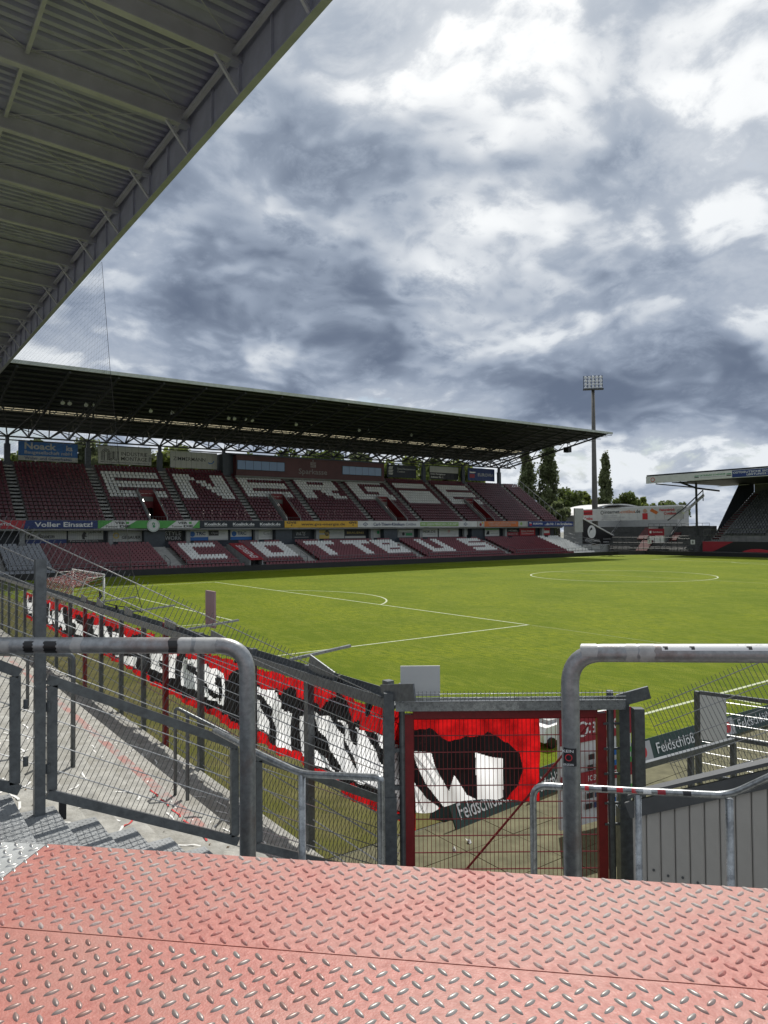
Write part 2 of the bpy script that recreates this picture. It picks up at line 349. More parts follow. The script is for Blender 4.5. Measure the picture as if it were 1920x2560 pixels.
# ------------------------------------------------------------------ the big stand across the pitch
X0S, X1S = -6.1, 98.7
AIS = [3.9+10*k for k in range(-1, 10)]
stand = empty('grandstand', (46, 47, 0), 'long two tier stand of maroon seats under a dark cantilever roof', 'grandstand')
NR = 17
def urow(k): return 46.35+.675*k, 5.95+.472*k           # front of the row, its floor
VOM = [(18.75, 20.85), (38.6, 40.7), (58.5, 60.6), (78.4, 80.5)]
def invom(x, pad=.12): return any(a-pad < x < b+pad for a, b in VOM)
t = MB()
cuts = [X0S] + sorted([v for ab in VOM for v in ab]) + [X1S]
for k in range(NR):
    y, z = urow(k)
    for i in range(len(cuts)-1):
        if k < 8 and i % 2 == 1: continue
        t.box(cuts[i], cuts[i+1], y, y+(.68 if k < NR-1 else 1.9), z-.62, z)
t.build('upper_terrace', K['concrete'], stand)
b = MB(); b.box(X0S, X1S, 46.05, 59.5, 5.15, 5.32); b.build('upper_floor_slab', K['concrete'], stand)
b = MB(); b.box(X0S, X1S, 59.2, 59.45, 5.4, 14.4); b.build('rear_wall', K['concrete'], stand)
b = MB(); b.box(X0S, X1S+.2, 46.0, 46.2, 5.36, 6.42); b.build('parapet', K['concrete'], stand)
b = MB(); b.box(X1S, X1S+.25, 46.2, 59.4, 5.4, 5.9); 
for k in range(NR): y, z = urow(k); b.box(X1S, X1S+.25, y, y+.675, 5.9, z+.25)
b.build('end_wall', K['concrete'], stand)
b = MB(); b.tube([(X1S+.12, 46.2, 7.3), (X1S+.12, 57.6, 15.25)], .06, 6); 
for q in range(0, 9): y = 46.3+q*1.4; b.tube([(X1S+.12, y, 6.2+(y-46.3)*.7), (X1S+.12, y, 7.35+(y-46.3)*.697)], .03, 5)
b.build('end_rail', K['galv'], stand)
for x in AIS:
    s = MB()
    for k in range(NR*2):
        y = 46.35+.3375*k; z = 5.95+.236*k; s.box(x-.58, x+.58, y, y+.345, z-.3, z+.012)
    s.build('aisle_stair', K['aisle_concrete'], stand)
# vomitories
for a, bb in VOM:
    y0, z0 = urow(0); y8, z8 = urow(8)
    f = MB(); f.box(a, bb, 46.25, y8+1.2, 5.34, 5.45); f.build('entrance_floor', K['vom_red'], stand)
    for sx, x in ((-1, a), (1, bb)):
        xo = x+sx*.14
        w = MB(); w.prism([(x, 46.3, 5.45), (x, y8+.1, 5.45), (x, y8+.1, z8+.9), (x, 46.3, 6.75)], (sx*.14, 0, 0)); w.build('entrance_wall', K['pillar'], stand)
        w = MB(); w.prism([(x-sx*.02, 46.35, 5.5), (x-sx*.02, y8, 5.5), (x-sx*.02, y8, z8+.80), (x-sx*.02, 46.35, 6.68)], (sx*.019, 0, 0)); w.build('entrance_lining', K['vom_red'], stand)
        r = MB(); r.tube([(x+sx*.07, 46.35, 7.05), (x+sx*.07, y8, z8+1.2)], .035, 6)
        for q in range(6): y = 46.4+q*1.05; zt = 6.75+(y-46.3)/(y8-46.2)*(z8+.9-6.75); r.tube([(x+sx*.07, y, zt-.05), (x+sx*.07, y, zt+.32)], .025, 5)
        r.build('entrance_rail', K['galv'], stand)
    w = MB(); w.box(a, bb, y8+.12, y8+.2, 8.2, z8+.9); w.build('entrance_back', K['vom_red'], stand)
    w = MB(); w.box(a, bb, y8+1.25, y8+1.3, 5.4, 8.4); w.build('entrance_door', K['door_dark'], stand)
    g = MB(); g.tube([(a, 46.4, 6.9), (bb, 46.4, 6.9)], .025, 5)
    for q in range(7): xx = a+(bb-a)*q/6; g.tube([(xx, 46.4, 5.6), (xx, 46.4, 6.9)], .015, 4)
    g.build('entrance_gate', K['galv_dark'], stand)
# lower tier
def lrow(k): return (36.9, .10) if k == 0 else (38.5+.68*(k-1), .50+.235*(k-1))
NL = 12
LA = [.3, 19.5, 38.3, 57.6, 76.7]
t = MB()
for k in range(NL):
    y, z = lrow(k); t.box(X0S, X1S-1, y, y+(1.6 if k == 0 else .69 if k < NL-1 else 1.6), z-.6 if k else -.4, z)
t.build('lower_terrace', K['concrete'], stand)
for x in LA:
    s = MB()
    for k in range(1, NL):
        y, z = lrow(k); s.box(x-.9, x+.9, y-.05, y+.34, z-.2, z+.01); s.box(x-.9, x+.9, y+.30, y+.70, z-.1, z+.13)
    s.build('aisle_stair', K['aisle_concrete'], stand)
b = MB(); b.box(X0S, X1S-.4, 47.75, 48, 0, 5.15); b.build('lower_rear_wall', K['backwall'], stand)
for k in range(10):
    x = 3.9+10*k; MB().box(x-.28, x+.28, 46.75, 47.3, 2.6, 5.16).build('pillar', K['pillar'], stand)
for i, x in enumerate(LA):
    MB().box(x-1.5, x+1.2, 46.6, 47.7, 1.9, 5.1).build('stair_door', K['column_navy'], stand)
    for s in (-1, 1):
        r = MB(); r.tube([(x+s*1.0, 38.4, .5), (x+s*1.0, 38.4, 1.55), (x+s*1.0, 40.2, 2.1), (x+s*1.0, 40.2, 1.0)], .035, 6); r.build('stair_rail', K['galv_dark'], stand)
gaps = sorted([(x-1, x+1) for x in LA])
xx = X0S
for a, bb in gaps+[(X1S-1, X1S)]:
    if a > xx+1:
        r = MB(); n = int((a-xx)/.95)
        for zz_ in (1.45, 1.0, .62): r.tube([(xx, 38.3, zz_), (a, 38.3, zz_)], .028, 5)
        for q in range(n+1): x = xx+(a-xx)*q/n; r.tube([(x, 38.3, .1), (x, 38.3, 1.45)], .024, 4)
        r.build('front_rail', K['galv_dark'], stand)
    xx = bb
# seats
def seat_mesh(name, m):
    b = MB(); w = .215
    prof = [(.02, .40), (.05, .455), (.36, .43), (.40, .50), (.475, .80), (.44, .82), (.36, .52), (.33, .47), (.06, .49), (.0, .43)]
    vs = []
    for sx, wy in ((-1, .96), (1, .96)): vs += [(sx*w*(wy if (i in (0, 1, 8, 9)) else 1 if i not in (4, 5) else .82), p[0], p[1]) for i, p in enumerate(prof)]
    n = len(prof); b.add(vs, [(i, (i+1) % n, n+(i+1) % n, n+i) for i in range(n)] + [(0, 1, 8, 9)[::-1], (1, 2, 7, 8)[::-1], (2, 3, 6, 7)[::-1], (3, 4, 5, 6)[::-1]] + [tuple(n+q for q in f) for f in ((0, 1, 8, 9), (1, 2, 7, 8), (2, 3, 6, 7), (3, 4, 5, 6))])
    b.box(-.03, .03, .1, .4, .1, .43)
    return b
SB = seat_mesh('seat', None)
LET = {'E': ['111111111111111', '111111111111111', '111000000000000', '111111111111111', '111111111111111', '111000000000000', '111111111111111', '111111111111111'],
 'N': ['111110000001111', '111111000001111', '111100111001111', '111100011101111', '111100001111111', '111100000111111', '111100000011111', '111100000001111'],
 'R': ['111111111111110', '111111111111110', '111100000011110', '111111111111110', '111111111111110', '111100011110000', '111100001111100', '111100000011111'],
 'G': ['111111111111110', '111111111111110', '111100000000000', '111100111111110', '111100111111110', '111100000011110', '111111111111111', '111111111111111'],
 'I': ['111111111111110', '111111111111110', '000000000000000', '111111111111110', '111111111111110', '111111111111110', '111111111111110', '111111111111110']}
WORD = {2: 'E', 3: 'N', 4: 'E', 5: 'R', 6: 'G', 7: 'I', 8: 'E'}
seats = []       # x, y, z, material
SW = .49
for bi in range(len(AIS)):
    xa = AIS[bi]+.62; xb = (AIS[bi+1]-.62) if bi+1 < len(AIS) else X1S-.15
    n = int((xb-xa)/SW)
    for k in range(NR):
        y, z = urow(k); ro = NR-1-k-(1 if bi in (4, 5, 6) else 2)
        for c in range(n):
            x = xa+(c+.5)*(xb-xa)/n
            if k < 8 and invom(x, .32): continue
            if 35 < x < 63.3 and k == NR-1: continue
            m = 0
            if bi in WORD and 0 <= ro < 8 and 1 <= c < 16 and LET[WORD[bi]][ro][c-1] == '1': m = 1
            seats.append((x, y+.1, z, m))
LOW = {'C': ['1111111111', '1111111111', '1110000000', '1110000000', '1110000000', '1110000000', '1111111111', '1111111111'],
 'O': ['1111111111', '1111111111', '1110000111', '1110000111', '1110000111', '1110000111', '1111111111', '1111111111'],
 'T': ['1111111111', '1111111111', '0001110000', '0001110000', '0001110000', '0001110000', '0001110000', '0001110000'],
 'B': ['1111111110', '1111111110', '1110001110', '1111111100', '1111111110', '1110000111', '1111111111', '1111111111'],
 'U': ['1110000111', '1110000111', '1110000111', '1110000111', '1110000111', '1110000111', '1111111111', '1111111111'],
 'S': ['1111111111', '1111111111', '1110000000', '1111111111', '1111111111', '0000000111', '1111111111', '1111111111']}
LOWX = (('C', 21.6), ('O', 32.2), ('T', 40.6), ('T', 46.6), ('B', 52.4), ('U', 61.2), ('S', 70.4))
TUN = [(28.3, 30.2)]
for k in range(NL):
    y, z = lrow(k); n = int((X1S-1-X0S)/SW)
    for c in range(n):
        x = X0S+(c+.5)*SW
        if k and any(abs(x-a) < 1.12 for a in LA): continue
        if any(a-.5 < x < bb+.5 for a, bb in TUN): continue
        if k == NL-1 and abs((x-3.9+5) % 10-5) < .5: continue
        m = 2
        if x < 5.7: m = 3
        if x > 91.6: m = 1
        ro = NL-1-k-1
        if 0 <= ro < 8:
            for ch, xs in LOWX:
                j = int((x-xs)/SW)
                if x >= xs and j < 10 and LOW[ch][ro][j] == '1': m = 1
        seats.append((x, y+.12, z, m))
seats.sort(key=lambda s: (Vector(s[:3])-CAM).length + (60 if s[0] < 2.5 else 0))
SM = []
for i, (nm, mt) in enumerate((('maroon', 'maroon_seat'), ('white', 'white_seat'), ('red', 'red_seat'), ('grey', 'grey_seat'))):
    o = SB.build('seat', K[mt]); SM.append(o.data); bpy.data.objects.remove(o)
org = Vector((0, .2375, .1))
for s in seats[:300]: inst(SM[s[3]], 'seat', Vector(s[:3])+org, stand)
rest = MB()
for s in seats[300:]:
    rest.add([(v[0]+s[0], v[1]+s[1], v[2]+s[2]) for v in SB.v], SB.f, s[3])
rest.build('seats', [K['maroon_seat'], K['white_seat'], K['red_seat'], K['grey_seat']], stand, fix=True, kind='stuff')
# player tunnel boxes
for a, bb in TUN:
    r = MB(); r.prism([(a, 37.3, .0), (a, 44.4, .0), (a, 44.4, 3.2), (a, 43.6, 3.2), (a, 37.3, 1.25)], (.16, 0, 0)); r.prism([(bb-.16, 37.3, .0), (bb-.16, 44.4, .0), (bb-.16, 44.4, 3.2), (bb-.16, 43.6, 3.2), (bb-.16, 37.3, 1.25)], (.16, 0, 0)); r.build('tunnel_wall', K['pillar'], stand)
    r = MB(); r.prism([(a, 37.2, 1.26), (a, 43.7, 3.22), (a, 43.7, 3.34), (a, 37.2, 1.38)], (bb-a, 0, 0)); rf = r.build('tunnel_roof', K['sg_dred'], stand)
    ux = Vector((1, 0, 0)); uy = Vector((0, 6.5, 1.96)).normalized()
    text('ENERGIE', rf, (a, 37.2, 1.395), Vector((0, 6.5, 1.96)).normalized(), Vector((-1, 0, 0)), .6, -1.5, 5.2, 1.0, K['tx_white'])
    MB().box(a+.16, bb-.16, 38.4, 38.5, -.2, 1.3).build('tunnel_door', K['door_dark'], stand)
# roof
def rz(y): return 22.15-.073*(y-34)
XR0, XR1 = -9, 98.2
for ya, yb in ((34, 53.5), (55.7, 66.2)):
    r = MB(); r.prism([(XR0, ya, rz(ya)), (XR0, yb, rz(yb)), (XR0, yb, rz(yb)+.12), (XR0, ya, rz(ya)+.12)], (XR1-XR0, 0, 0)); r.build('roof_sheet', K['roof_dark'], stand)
MB().box(XR0, XR1+.1, 33.82, 34.05, 21.98, 22.36).build('roof_gutter', K['roof_edge'], stand)
for y in [35.2+2.05*i for i in range(9)]+[57.2, 59.6, 62, 64.5]:
    p = MB(); p.box(XR0, XR1-.1, y-.06, y+.06, rz(y)-.22, rz(y)-.012); p.build('purlin', K['steel_dark'], stand)
for y in (53.5, 54.62, 55.7): MB().box(XR0, XR1-.1, y-.05, y+.05, rz(y)-.14, rz(y)+.16).build('purlin', K['steel_dark'], stand)
pw = 1.19; pn = MB(); sl_ = -.073
pn.add([(-pw/2+.05, .06, 0), (pw/2-.05, .06, 0), (pw/2-.05, 1.0, sl_*.94), (-pw/2+.05, 1.0, sl_*.94), (-pw/2+.05, .06, .03), (pw/2-.05, .06, .03), (pw/2-.05, 1.0, sl_*.94+.03), (-pw/2+.05, 1.0, sl_*.94+.03)], [(0,3,2,1),(4,5,6,7),(0,1,5,4),(1,2,6,5),(2,3,7,6),(3,0,4,7)])
po = pn.build('skylight_panel', K['skylight'], origin=(0, 0, 0)); pd = po.data; bpy.data.objects.remove(po)
for y in (53.52, 54.64):
    for i in range(int((XR1-0-1)/1.25)): inst(pd, 'skylight_panel', (.9+i*1.25, y, rz(y)+.03), stand)
RX = [1.37+5*k for k in range(-2, 20)]
def chord(y): return 21.75+(17.6-21.75)*(y-34.2)/(58.2-34.2)
for x in RX:
    r = MB(); r.bar((x, 34.2, 21.78), (x, 58.2, 17.62), .2, .26); r.bar((x, 58.2, 17.62), (x, 64.5, rz(64.5)-.3), .14, .18)
    ys = [38+3.4*i for i in range(7)]
    for i, y in enumerate(ys[:-1]):
        y2 = y+1.7; r.bar((x, y, chord(y)), (x, y2, rz(y2)-.2), .09, .09); r.bar((x, y2, rz(y2)-.2), (x, y+3.4, chord(y+3.4)), .09, .09)
    r.build('rafter', K['steel_dark'], stand)
for k in range(-2, 19):
    x = 3.9+5*k
    if x < XR0+2: continue
    for s in (-1, 1):
        xr = x+s*2.5
        if xr > 97: continue
        b = MB(); b.bar((x, 58.2, 17.55), (xr+(.15 if s < 0 else -.15), 45.2, chord(45.2)+.3), .15, .15); b.bar((x+s*1.15, 52, 19.0), (xr, 52.5, chord(52.5)), .09, .09); b.build('roof_strut', K['steel_dark'], stand)
for z in (17.55, 19.25):
    MB().box(XR0, 97.4, 58.1, 58.3, z-.1, z+.1).build('truss_chord', K['steel_dark'], stand)
    MB().box(XR0, 97.4, 63.4, 63.56, z+.1, z+.26).build('truss_chord', K['steel_dark'], stand)
x = -6.1
while x < 97:
    b = MB(); b.bar((x, 58.2, 17.55), (x+2.5, 58.2, 19.25), .14, .14); b.bar((x+2.5, 58.2, 19.25), (x+5, 58.2, 17.55), .14, .14); b.bar((x+2.5, 58.2, 17.55), (x+2.5, 58.2, 19.2), .08, .08)
    b.bar((x, 58.2, 17.6), (x+2.5, 63.4, 19.3), .1, .1); b.bar((x+2.5, 63.4, 19.3), (x+5, 58.2, 17.6), .1, .1); b.build('truss_bracing', K['steel_dark'], stand); x += 5
for k in range(0, 10):
    x = 3.9+10*k
    c = MB(); c.box(x-.36, x+.36, 58.0, 58.5, 12.4, 16.6); c.box(x-.22, x+.22, 58.05, 58.45, 16.6, 17.6); c.build('column', K['column_navy'], stand)
f1 = lambda x, y: (x*480/1659, 900+y*480/1659)
f3 = lambda x, y: (560+x*480/1659, 1000+y*480/1659)
lamp = MB()
lamp.tube([(0, 0, .45), (0, 0, .2)], .03, 5); lamp.tube([(0, .12, .26), (0, .05, .2), (0, -.12, .06), (0, -.16, .03)], [.08, .16, .24, .25], 10)
lm = lamp.build('floodlight', K['lamp_glass'], origin=(0, 0, 0)); lmd = lm.data; bpy.data.objects.remove(lm)
for q in [f1(*p) for p in ((540, 290), (600, 295), (742, 308), (808, 315), (1300, 365), (1485, 383))]+[f3(*p) for p in ((37, 90), (87, 95), (190, 103), (240, 105), (620, 150), (752, 160), (1165, 203), (1250, 210), (1617, 245))]:
    P = at_y(*q, 46); P.z = min(P.z, rz(46)-.7); inst(lmd, 'floodlight', P-Vector((0, 0, .15)), stand)
b = MB(); c = Vector((96.4, 42.6, chord(42.6)-.35)); b.box(c.x-.5, c.x+.5, c.y-.55, c.y+.55, c.z-.55, c.z+.45); b.bar(c+Vector((0, 0, .4)), c+Vector((0, 0, 1)), .1, .1); b.build('loudspeaker', K['black_wall'], stand)
b = MB()
for y in (35.2, 36.6, 38.0): b.bar((96.4, y, chord(y)-.02), (98.0, y-.4, chord(y)+.02), .08, .08)
b.bar((96.4, 34.2, 21.72), (98.1, 33.9, 21.8), .1, .1); b.build('end_bracket', K['steel_dark'], stand)
# control room between the truss and the top rows
bo = empty('control_room', (49, 57.5, 13.4), 'dark maroon glazed control room above the middle of the stand', 'control room')
MB().box(35, 63.15, 56.05, 60.5, 13.55, 16.7).build('wall', K['booth'], bo)
MB().box(34.6, 63.4, 55.95, 60.7, 16.72, 16.9).build('roof', K['column_navy'], bo)
MB().box(33.3, 34.98, 57.2, 60.4, 13.3, 16.9).build('side_wall', K['column_navy'], bo)
MB().box(34.9, 63.3, 56.0, 59.0, 13.25, 13.53).build('base', K['concrete'], bo)
for xa, xb in ((35.15, 43.3), (54.35, 62.45)):
    fr = MB(); fr.box(xa-.1, xb+.1, 56.0, 56.045, 14.42, 15.95); wf = fr.build('window', K['tx_dark'], bo)
    for i in range(6): w = (xb-xa)/6; MB().box(xa+i*w+.03, xa+(i+1)*w-.03, 55.975, 55.995, 14.5, 15.86).build('pane', K['glass_sky_reflection'], wf)
ux, uz = (1, 0, 0), (0, 0, 1)
text('Sparkasse', bo, (45.9, 56.02, 13.95), ux, uz, 0, 0, 5.4, 1.15, K['booth_text'])
b = MB(); disc(b, (48.6, 56.02, 16.45), .13, ux, uz, 14)
for z, xa, xb in ((16.0, 48.1, 49.15), (15.68, 48.1, 49.15), (15.36, 48.1, 49.15)): b.quad((xa, 56.02, z), (xb, 56.02, z), (xb, 56.02, z+.2), (xa, 56.02, z+.2))
b.quad((48.1, 56.02, 15.88), (48.32, 56.02, 15.88), (48.32, 56.02, 16.0), (48.1, 56.02, 16.0)); b.quad((48.92, 56.02, 15.56), (49.15, 56.02, 15.56), (49.15, 56.02, 15.68), (48.92, 56.02, 15.68)); b.build('emblem', K['booth_text'], bo, fix=False)
# ------------------------------------------------------------------ hoardings and banners on the big stand
UX, UZ = Vector((1, 0, 0)), Vector((0, 0, 1))
def hoard(name, label, cat, org, ux, w, h, m, items=(), panels=0, th=.05, uy=UZ):
    """flat board; org = lower left corner of its face, face looks along uy x ux"""
    org = Vector(org); ux = Vector(ux).normalized(); uy = Vector(uy).normalized(); nrm = ux.cross(uy).normalized(); base = org+ux*(w/2)
    def slab_(a, b, z0=0., z1=h): return MB().prism([org+ux*a+uy*z0, org+ux*b+uy*z0, org+ux*b+uy*z1, org+ux*a+uy*z1], -nrm*th)
    if panels:
        root = empty(name, base, label, cat)
        for i in range(panels): a = w*i/panels; slab_(a+.018, w*(i+1)/panels-.018).build('panel', K[m], root)
        MB().prism([org-nrm*(th+.01)+uy*.05, org+ux*w-nrm*(th+.01)+uy*.05, org+ux*w-nrm*(th+.01)+uy*(h-.05), org-nrm*(th+.01)+uy*(h-.05)], -nrm*.05).build('backing_frame', K['steel_dark'], root)
    else: root = slab_(0, w).build(name, K[m], label=label, cat=cat)
    f = org+nrm*.012; lay = 0
    for it in items:
        lay += 1; o = f+nrm*(.004*lay)
        if it[0] == 'rect':
            _, x, y, ww, hh, mm = it; q = MB(); q.quad(*[o+ux*(x*w+a*ww*w)+uy*(y*h+b_*hh*h) for a, b_ in ((0, 0), (1, 0), (1, 1), (0, 1))]); q.build('printed_field', K[mm], root, fix=False)
        elif it[0] == 'poly':
            _, pts, mm = it; q = MB(); q.add([o+ux*(a*w)+uy*(b_*h) for a, b_ in pts], [tuple(range(len(pts)))]); q.build('printed_shape', K[mm], root, fix=False)
        elif it[0] == 'disc':
            _, x, y, r, mm = it[:5]; q = MB(); disc(q, o+ux*(x*w)+uy*(y*h), r*h, ux, uy, 22, 0, *(it[5:] and [it[5]*h] or [])); q.build('printed_disc', K[mm], root, fix=False)
        else:
            s, x, y, ww, hh, mm = it[:6]; text(s, root, o, ux, uy, x*w, y*h, ww*w, hh*h, K[mm], *(it[6:]))
    return root
YH = 58.9
hoard('hoarding', 'blue and white building firm hoarding at the left end above the top row', 'hoarding', (5.3, YH, 14.6), UX, 7.4, 2.5, 'sg_blue', (('rect', 0, 0, 1, .25, 'sg_cream'), ('Noack', .10, .60, .53, .36, 'sg_cream', .03), ('Baugesellschaft mbH', .10, .30, .80, .24, 'tx_grey', .02), ('Wohn- und Gewerbebau', .10, .05, .80, .16, 'sg_navy', .02), ('ka', .80, .60, .11, .3, 'tx_grey', .03)), 8)
hw = hoard('hoarding', 'white hoarding with dark looped emblem for an assembly firm', 'hoarding', (15.4, YH, 14.65), UX, 7.5, 2.5, 'sg_cream', (('INDUSTRIE', .42, .50, .50, .22, 'tx_dark', .005), ('MONTAGE', .42, .22, .50, .22, 'tx_dark', .005), ('GmbH', .94, .22, .045, .4, 'tx_dark'), ('brandschutz | kanaltechnik | suchtberatung', .05, .05, .9, .09, 'tx_dark')), 8)
q = MB(); o = Vector((15.4, YH-.03, 14.65))
for cx, r0, up in ((1.05, .62, 1), (1.05, .44, 1), (1.05, .26, 1)):
    disc(q, o+Vector((cx, 0, 1.5)), r0, UX, UZ, 14, 0, r0-.08, 0, math.pi)
    for s in (-1, 1): q.quad(*[o+Vector((cx+s*(r0-.04)+a, 0, z)) for a, z in ((-.04, .45), (.04, .45), (.04, 1.5), (-.04, 1.5))])
for cx in (1.75, 2.45):
    for r0 in (.36, .2):
        disc(q, o+Vector((cx, 0, .85)), r0, UX, UZ, 12, 0, r0-.07, math.pi, 2*math.pi)
        for s in (-1, 1): q.quad(*[o+Vector((cx+s*(r0-.035)+a, 0, z)) for a, z in ((-.035, .85), (.035, .85), (.035, 1.8), (-.035, 1.8))])
q.build('emblem', K['tx_dark'], hw, fix=False)
hz = hoard('hoarding', 'pale hoarding with one dark surname beside the glazed control room', 'hoarding', (25.7, YH, 14.55), UX, 7.4, 2.5, 'sg_cream', (('ZIMMERMANN', .06, .44, .68, .22, 'tx_dark', .004), ('ENTSORGUNG', .50, .32, .24, .07, 'tx_grey')), 9)
q = MB(); disc(q, (32.0, YH-.03, 15.95), .62, UX, UZ, 16, 0, .48, math.pi*1.25, math.pi*1.95); q.build('emblem', K['sg_blue'], hz, fix=False)
hoard('hoarding', 'navy clinic hoarding with white folded emblem right of the control room', 'hoarding', (65.9, YH, 14.65), UX, 6.8, 2.35, 'sg_dnavy', (('poly', ((.05, .75), (.08, .86), (.20, .86), (.17, .62), (.05, .62)), 'tx_grey'), ('poly', ((.04, .40), (.17, .40), (.21, .58), (.05, .58)), 'tx_grey'), ('poly', ((.04, .22), (.17, .18), (.20, .36), (.05, .36)), 'tx_grey'), ('Sana-Herzzentrum', .34, .62, .62, .15, 'tx_grey'), ('Cottbus', .34, .40, .26, .15, 'tx_grey')), 7)
hoard('hoarding', 'cream over black house builder hoarding between two columns', 'hoarding', (76.0, YH, 14.7), UX, 7.3, 2.45, 'sg_black', (('rect', 0, .52, 1, .48, 'sg_cream'), ('massa haus', .03, .60, .93, .30, 'tx_grey', .03), ('Dein Fertighaus-', .03, .30, .52, .15, 'tx_white'), ('Anbieter Nr. 1', .03, .08, .42, .15, 'tx_white')), 7)
hoard('hoarding', 'blue road builder hoarding at the right end above the top row', 'hoarding', (85.9, YH, 14.75), UX, 7.4, 2.5, 'sg_navy', (('poly', ((.06, .60), (.06, .78), (.09, .70), (.30, .70), (.24, .60)), 'tx_white'), ('poly', ((.06, .22), (.24, .22), (.24, .52), (.06, .52)), 'sg_dred'), ('EUROVIA', .36, .36, .60, .26, 'tx_grey', .02)), 8)
# the long band on the parapet
YB, ZB, HB = 45.93, 5.4, .97
def band(label, x0, x1, m, items, cat='banner', z=ZB, h=HB): return hoard('parapet_banner', label, cat, (x0, YB, z), UX, x1-x0, h, m, items, th=.03)
band('red charity banner at the left end of the parapet', -3.5, 3.75, 'sg_red', (('JOHANNITER', .42, .32, .43, .36, 'tx_white', .02),))
band('blue parapet banner with large white slogan', 3.8, 12.1, 'sg_navy', (('poly', ((0, 0), (.01, 0), (.04, 1), (0, 1)), 'sg_red'), ('Voller Einsatz!', .15, .2, .78, .62, 'tx_white', .025)))
def verdie(x): return (('poly', ((0, 0), (1, 0), (1, 1), (0, 1)), 'sg_green'), ('poly', x, 'sg_white'))
gv = band('green and white transport banner around the round badge', 12.15, 25.15, 'sg_green', (('poly', ((.02, 0), (.24, 0), (.36, 1), (.14, 1)), 'sg_white'), ('VER', .155, .54, .10, .32, 'tx_dark', .04), ('DIE', .20, .10, .10, .32, 'tx_dark', .04), ('Turnow', .07, .1, .11, .28, 'tx_dark', .01), ('rect', .26, .56, .028, .30, 'sg_green'), ('poly', ((.66, 0), (.92, 0), (.99, 1), (.76, 1)), 'sg_white'), ('VER', .77, .54, .10, .32, 'tx_dark', .04), ('DIE', .83, .10, .10, .32, 'tx_dark', .04), ('Turnow', .705, .1, .11, .28, 'tx_dark', .01), ('rect', .885, .56, .028, .30, 'sg_green')))
q = MB(); c0 = Vector((18.95, 45.86, 5.75)); disc(q, c0, .82, UX, UZ, 28); q.v = q.v+[(v[0], v[1]+.04, v[2]) for v in q.v]; n_ = 28; q.f += [tuple(range(n_, 2*n_))]+[(i, (i+1) % n_, n_+(i+1) % n_, n_+i) for i in range(n_)]; q.m += [0]*(n_+1)
rd = q.build('round_badge', K['sg_white'], label='round white badge with green head hanging over the parapet band', cat='badge')
q = MB(); disc(q, c0+Vector((0, -.01, 0)), .74, UX, UZ, 28, 0, .70); disc(q, c0+Vector((0, -.01, .2)), .2, UX, UZ, 12); disc(q, c0+Vector((.06, -.012, -.12)), .17, UX, UZ, 10); q.build('emblem', K['tx_green'], rd, fix=False)
q = MB(); disc(q, c0+Vector((-.02, -.02, .16)), .11, UX, UZ, 10); q.build('face', K['sg_cream'], rd, fix=False)
band('dark navy banner repeating a white web name three times', 25.2, 37.85, 'sg_dnavy', [i for k in range(3) for i in ((('Koalick.de'), .05+.322*k, .34, .255, .38, 'tx_white', .03), ('rect', .05+.322*k, .22, .255, .03, 'tx_white'))])
band('yellow energy firm banner in the middle of the parapet', 37.9, 50.6, 'sg_yellow', (('GVS', .025, .58, .125, .34, 'tx_dark', .04), ('poly', ((.08, .45), (.09, .2), (.10, .45)), 'tx_dark'), ('www.gvs-energie.de', .215, .18, .60, .55, 'tx_dark', .005), ('GVS', .87, .58, .115, .34, 'tx_dark', .04), ('poly', ((.92, .45), (.93, .2), (.94, .45)), 'tx_dark')))
band('white hospital banner with green slogan box', 50.65, 75.9, 'sg_white', (('poly', ((.035, .5), (.055, .82), (.075, .5), (.055, .18)), 'tx_navy'), ('poly', ((.042, .5), (.055, .72), (.068, .5), (.055, .28)), 'sg_white'), ('disc', .055, .5, .09, 'tx_navy'), ('Carl-Thiem-Klinikum', .115, .24, .245, .50, 'tx_navy', .018), ('Cottbus', .37, .28, .085, .44, 'tx_navy', 0), ('rect', .49, .14, .335, .70, 'sg_lgreen'), ('WIR GEBEN MENSCHEN ZUKUNFT', .497, .26, .32, .44, 'tx_white', 0), ('poly', ((.872, .5), (.89, .82), (.908, .5), (.89, .18)), 'tx_navy'), ('poly', ((.878, .5), (.89, .72), (.902, .5), (.89, .28)), 'sg_white'), ('disc', .89, .5, .09, 'tx_navy')))
band('orange stove dealer banner with food pictures at its ends', 75.95, 88.85, 'sg_orange', (('rect', 0, 0, .13, 1, 'sg_cream'), ('disc', .06, .4, .28, 'sg_dred'), ('disc', .10, .7, .2, 'sg_yellow'), ('rect', .80, 0, .17, 1, 'sg_cream'), ('disc', .86, .55, .3, 'sg_lgreen'), ('rect', .97, 0, .03, 1, 'sg_grey'), ('OFEN UND SCHORNSTEIN', .20, .56, .55, .3, 'sg_cream', .01), ('CENTER KOSSACK', .22, .14, .43, .3, 'sg_cream', .01)))
band('blue road builder banner at the right end of the parapet', 88.9, 101.9, 'sg_navy', (('poly', ((.03, .62), (.03, .85), (.05, .74), (.08, .70), (.08, .62)), 'tx_white'), ('rect', .03, .2, .05, .36, 'sg_red'), ('EUROVIA', .11, .38, .20, .34, 'tx_white', .02), ('...die Nr. 1 im Straßenbau', .35, .26, .62, .50, 'tx_white', .01)))
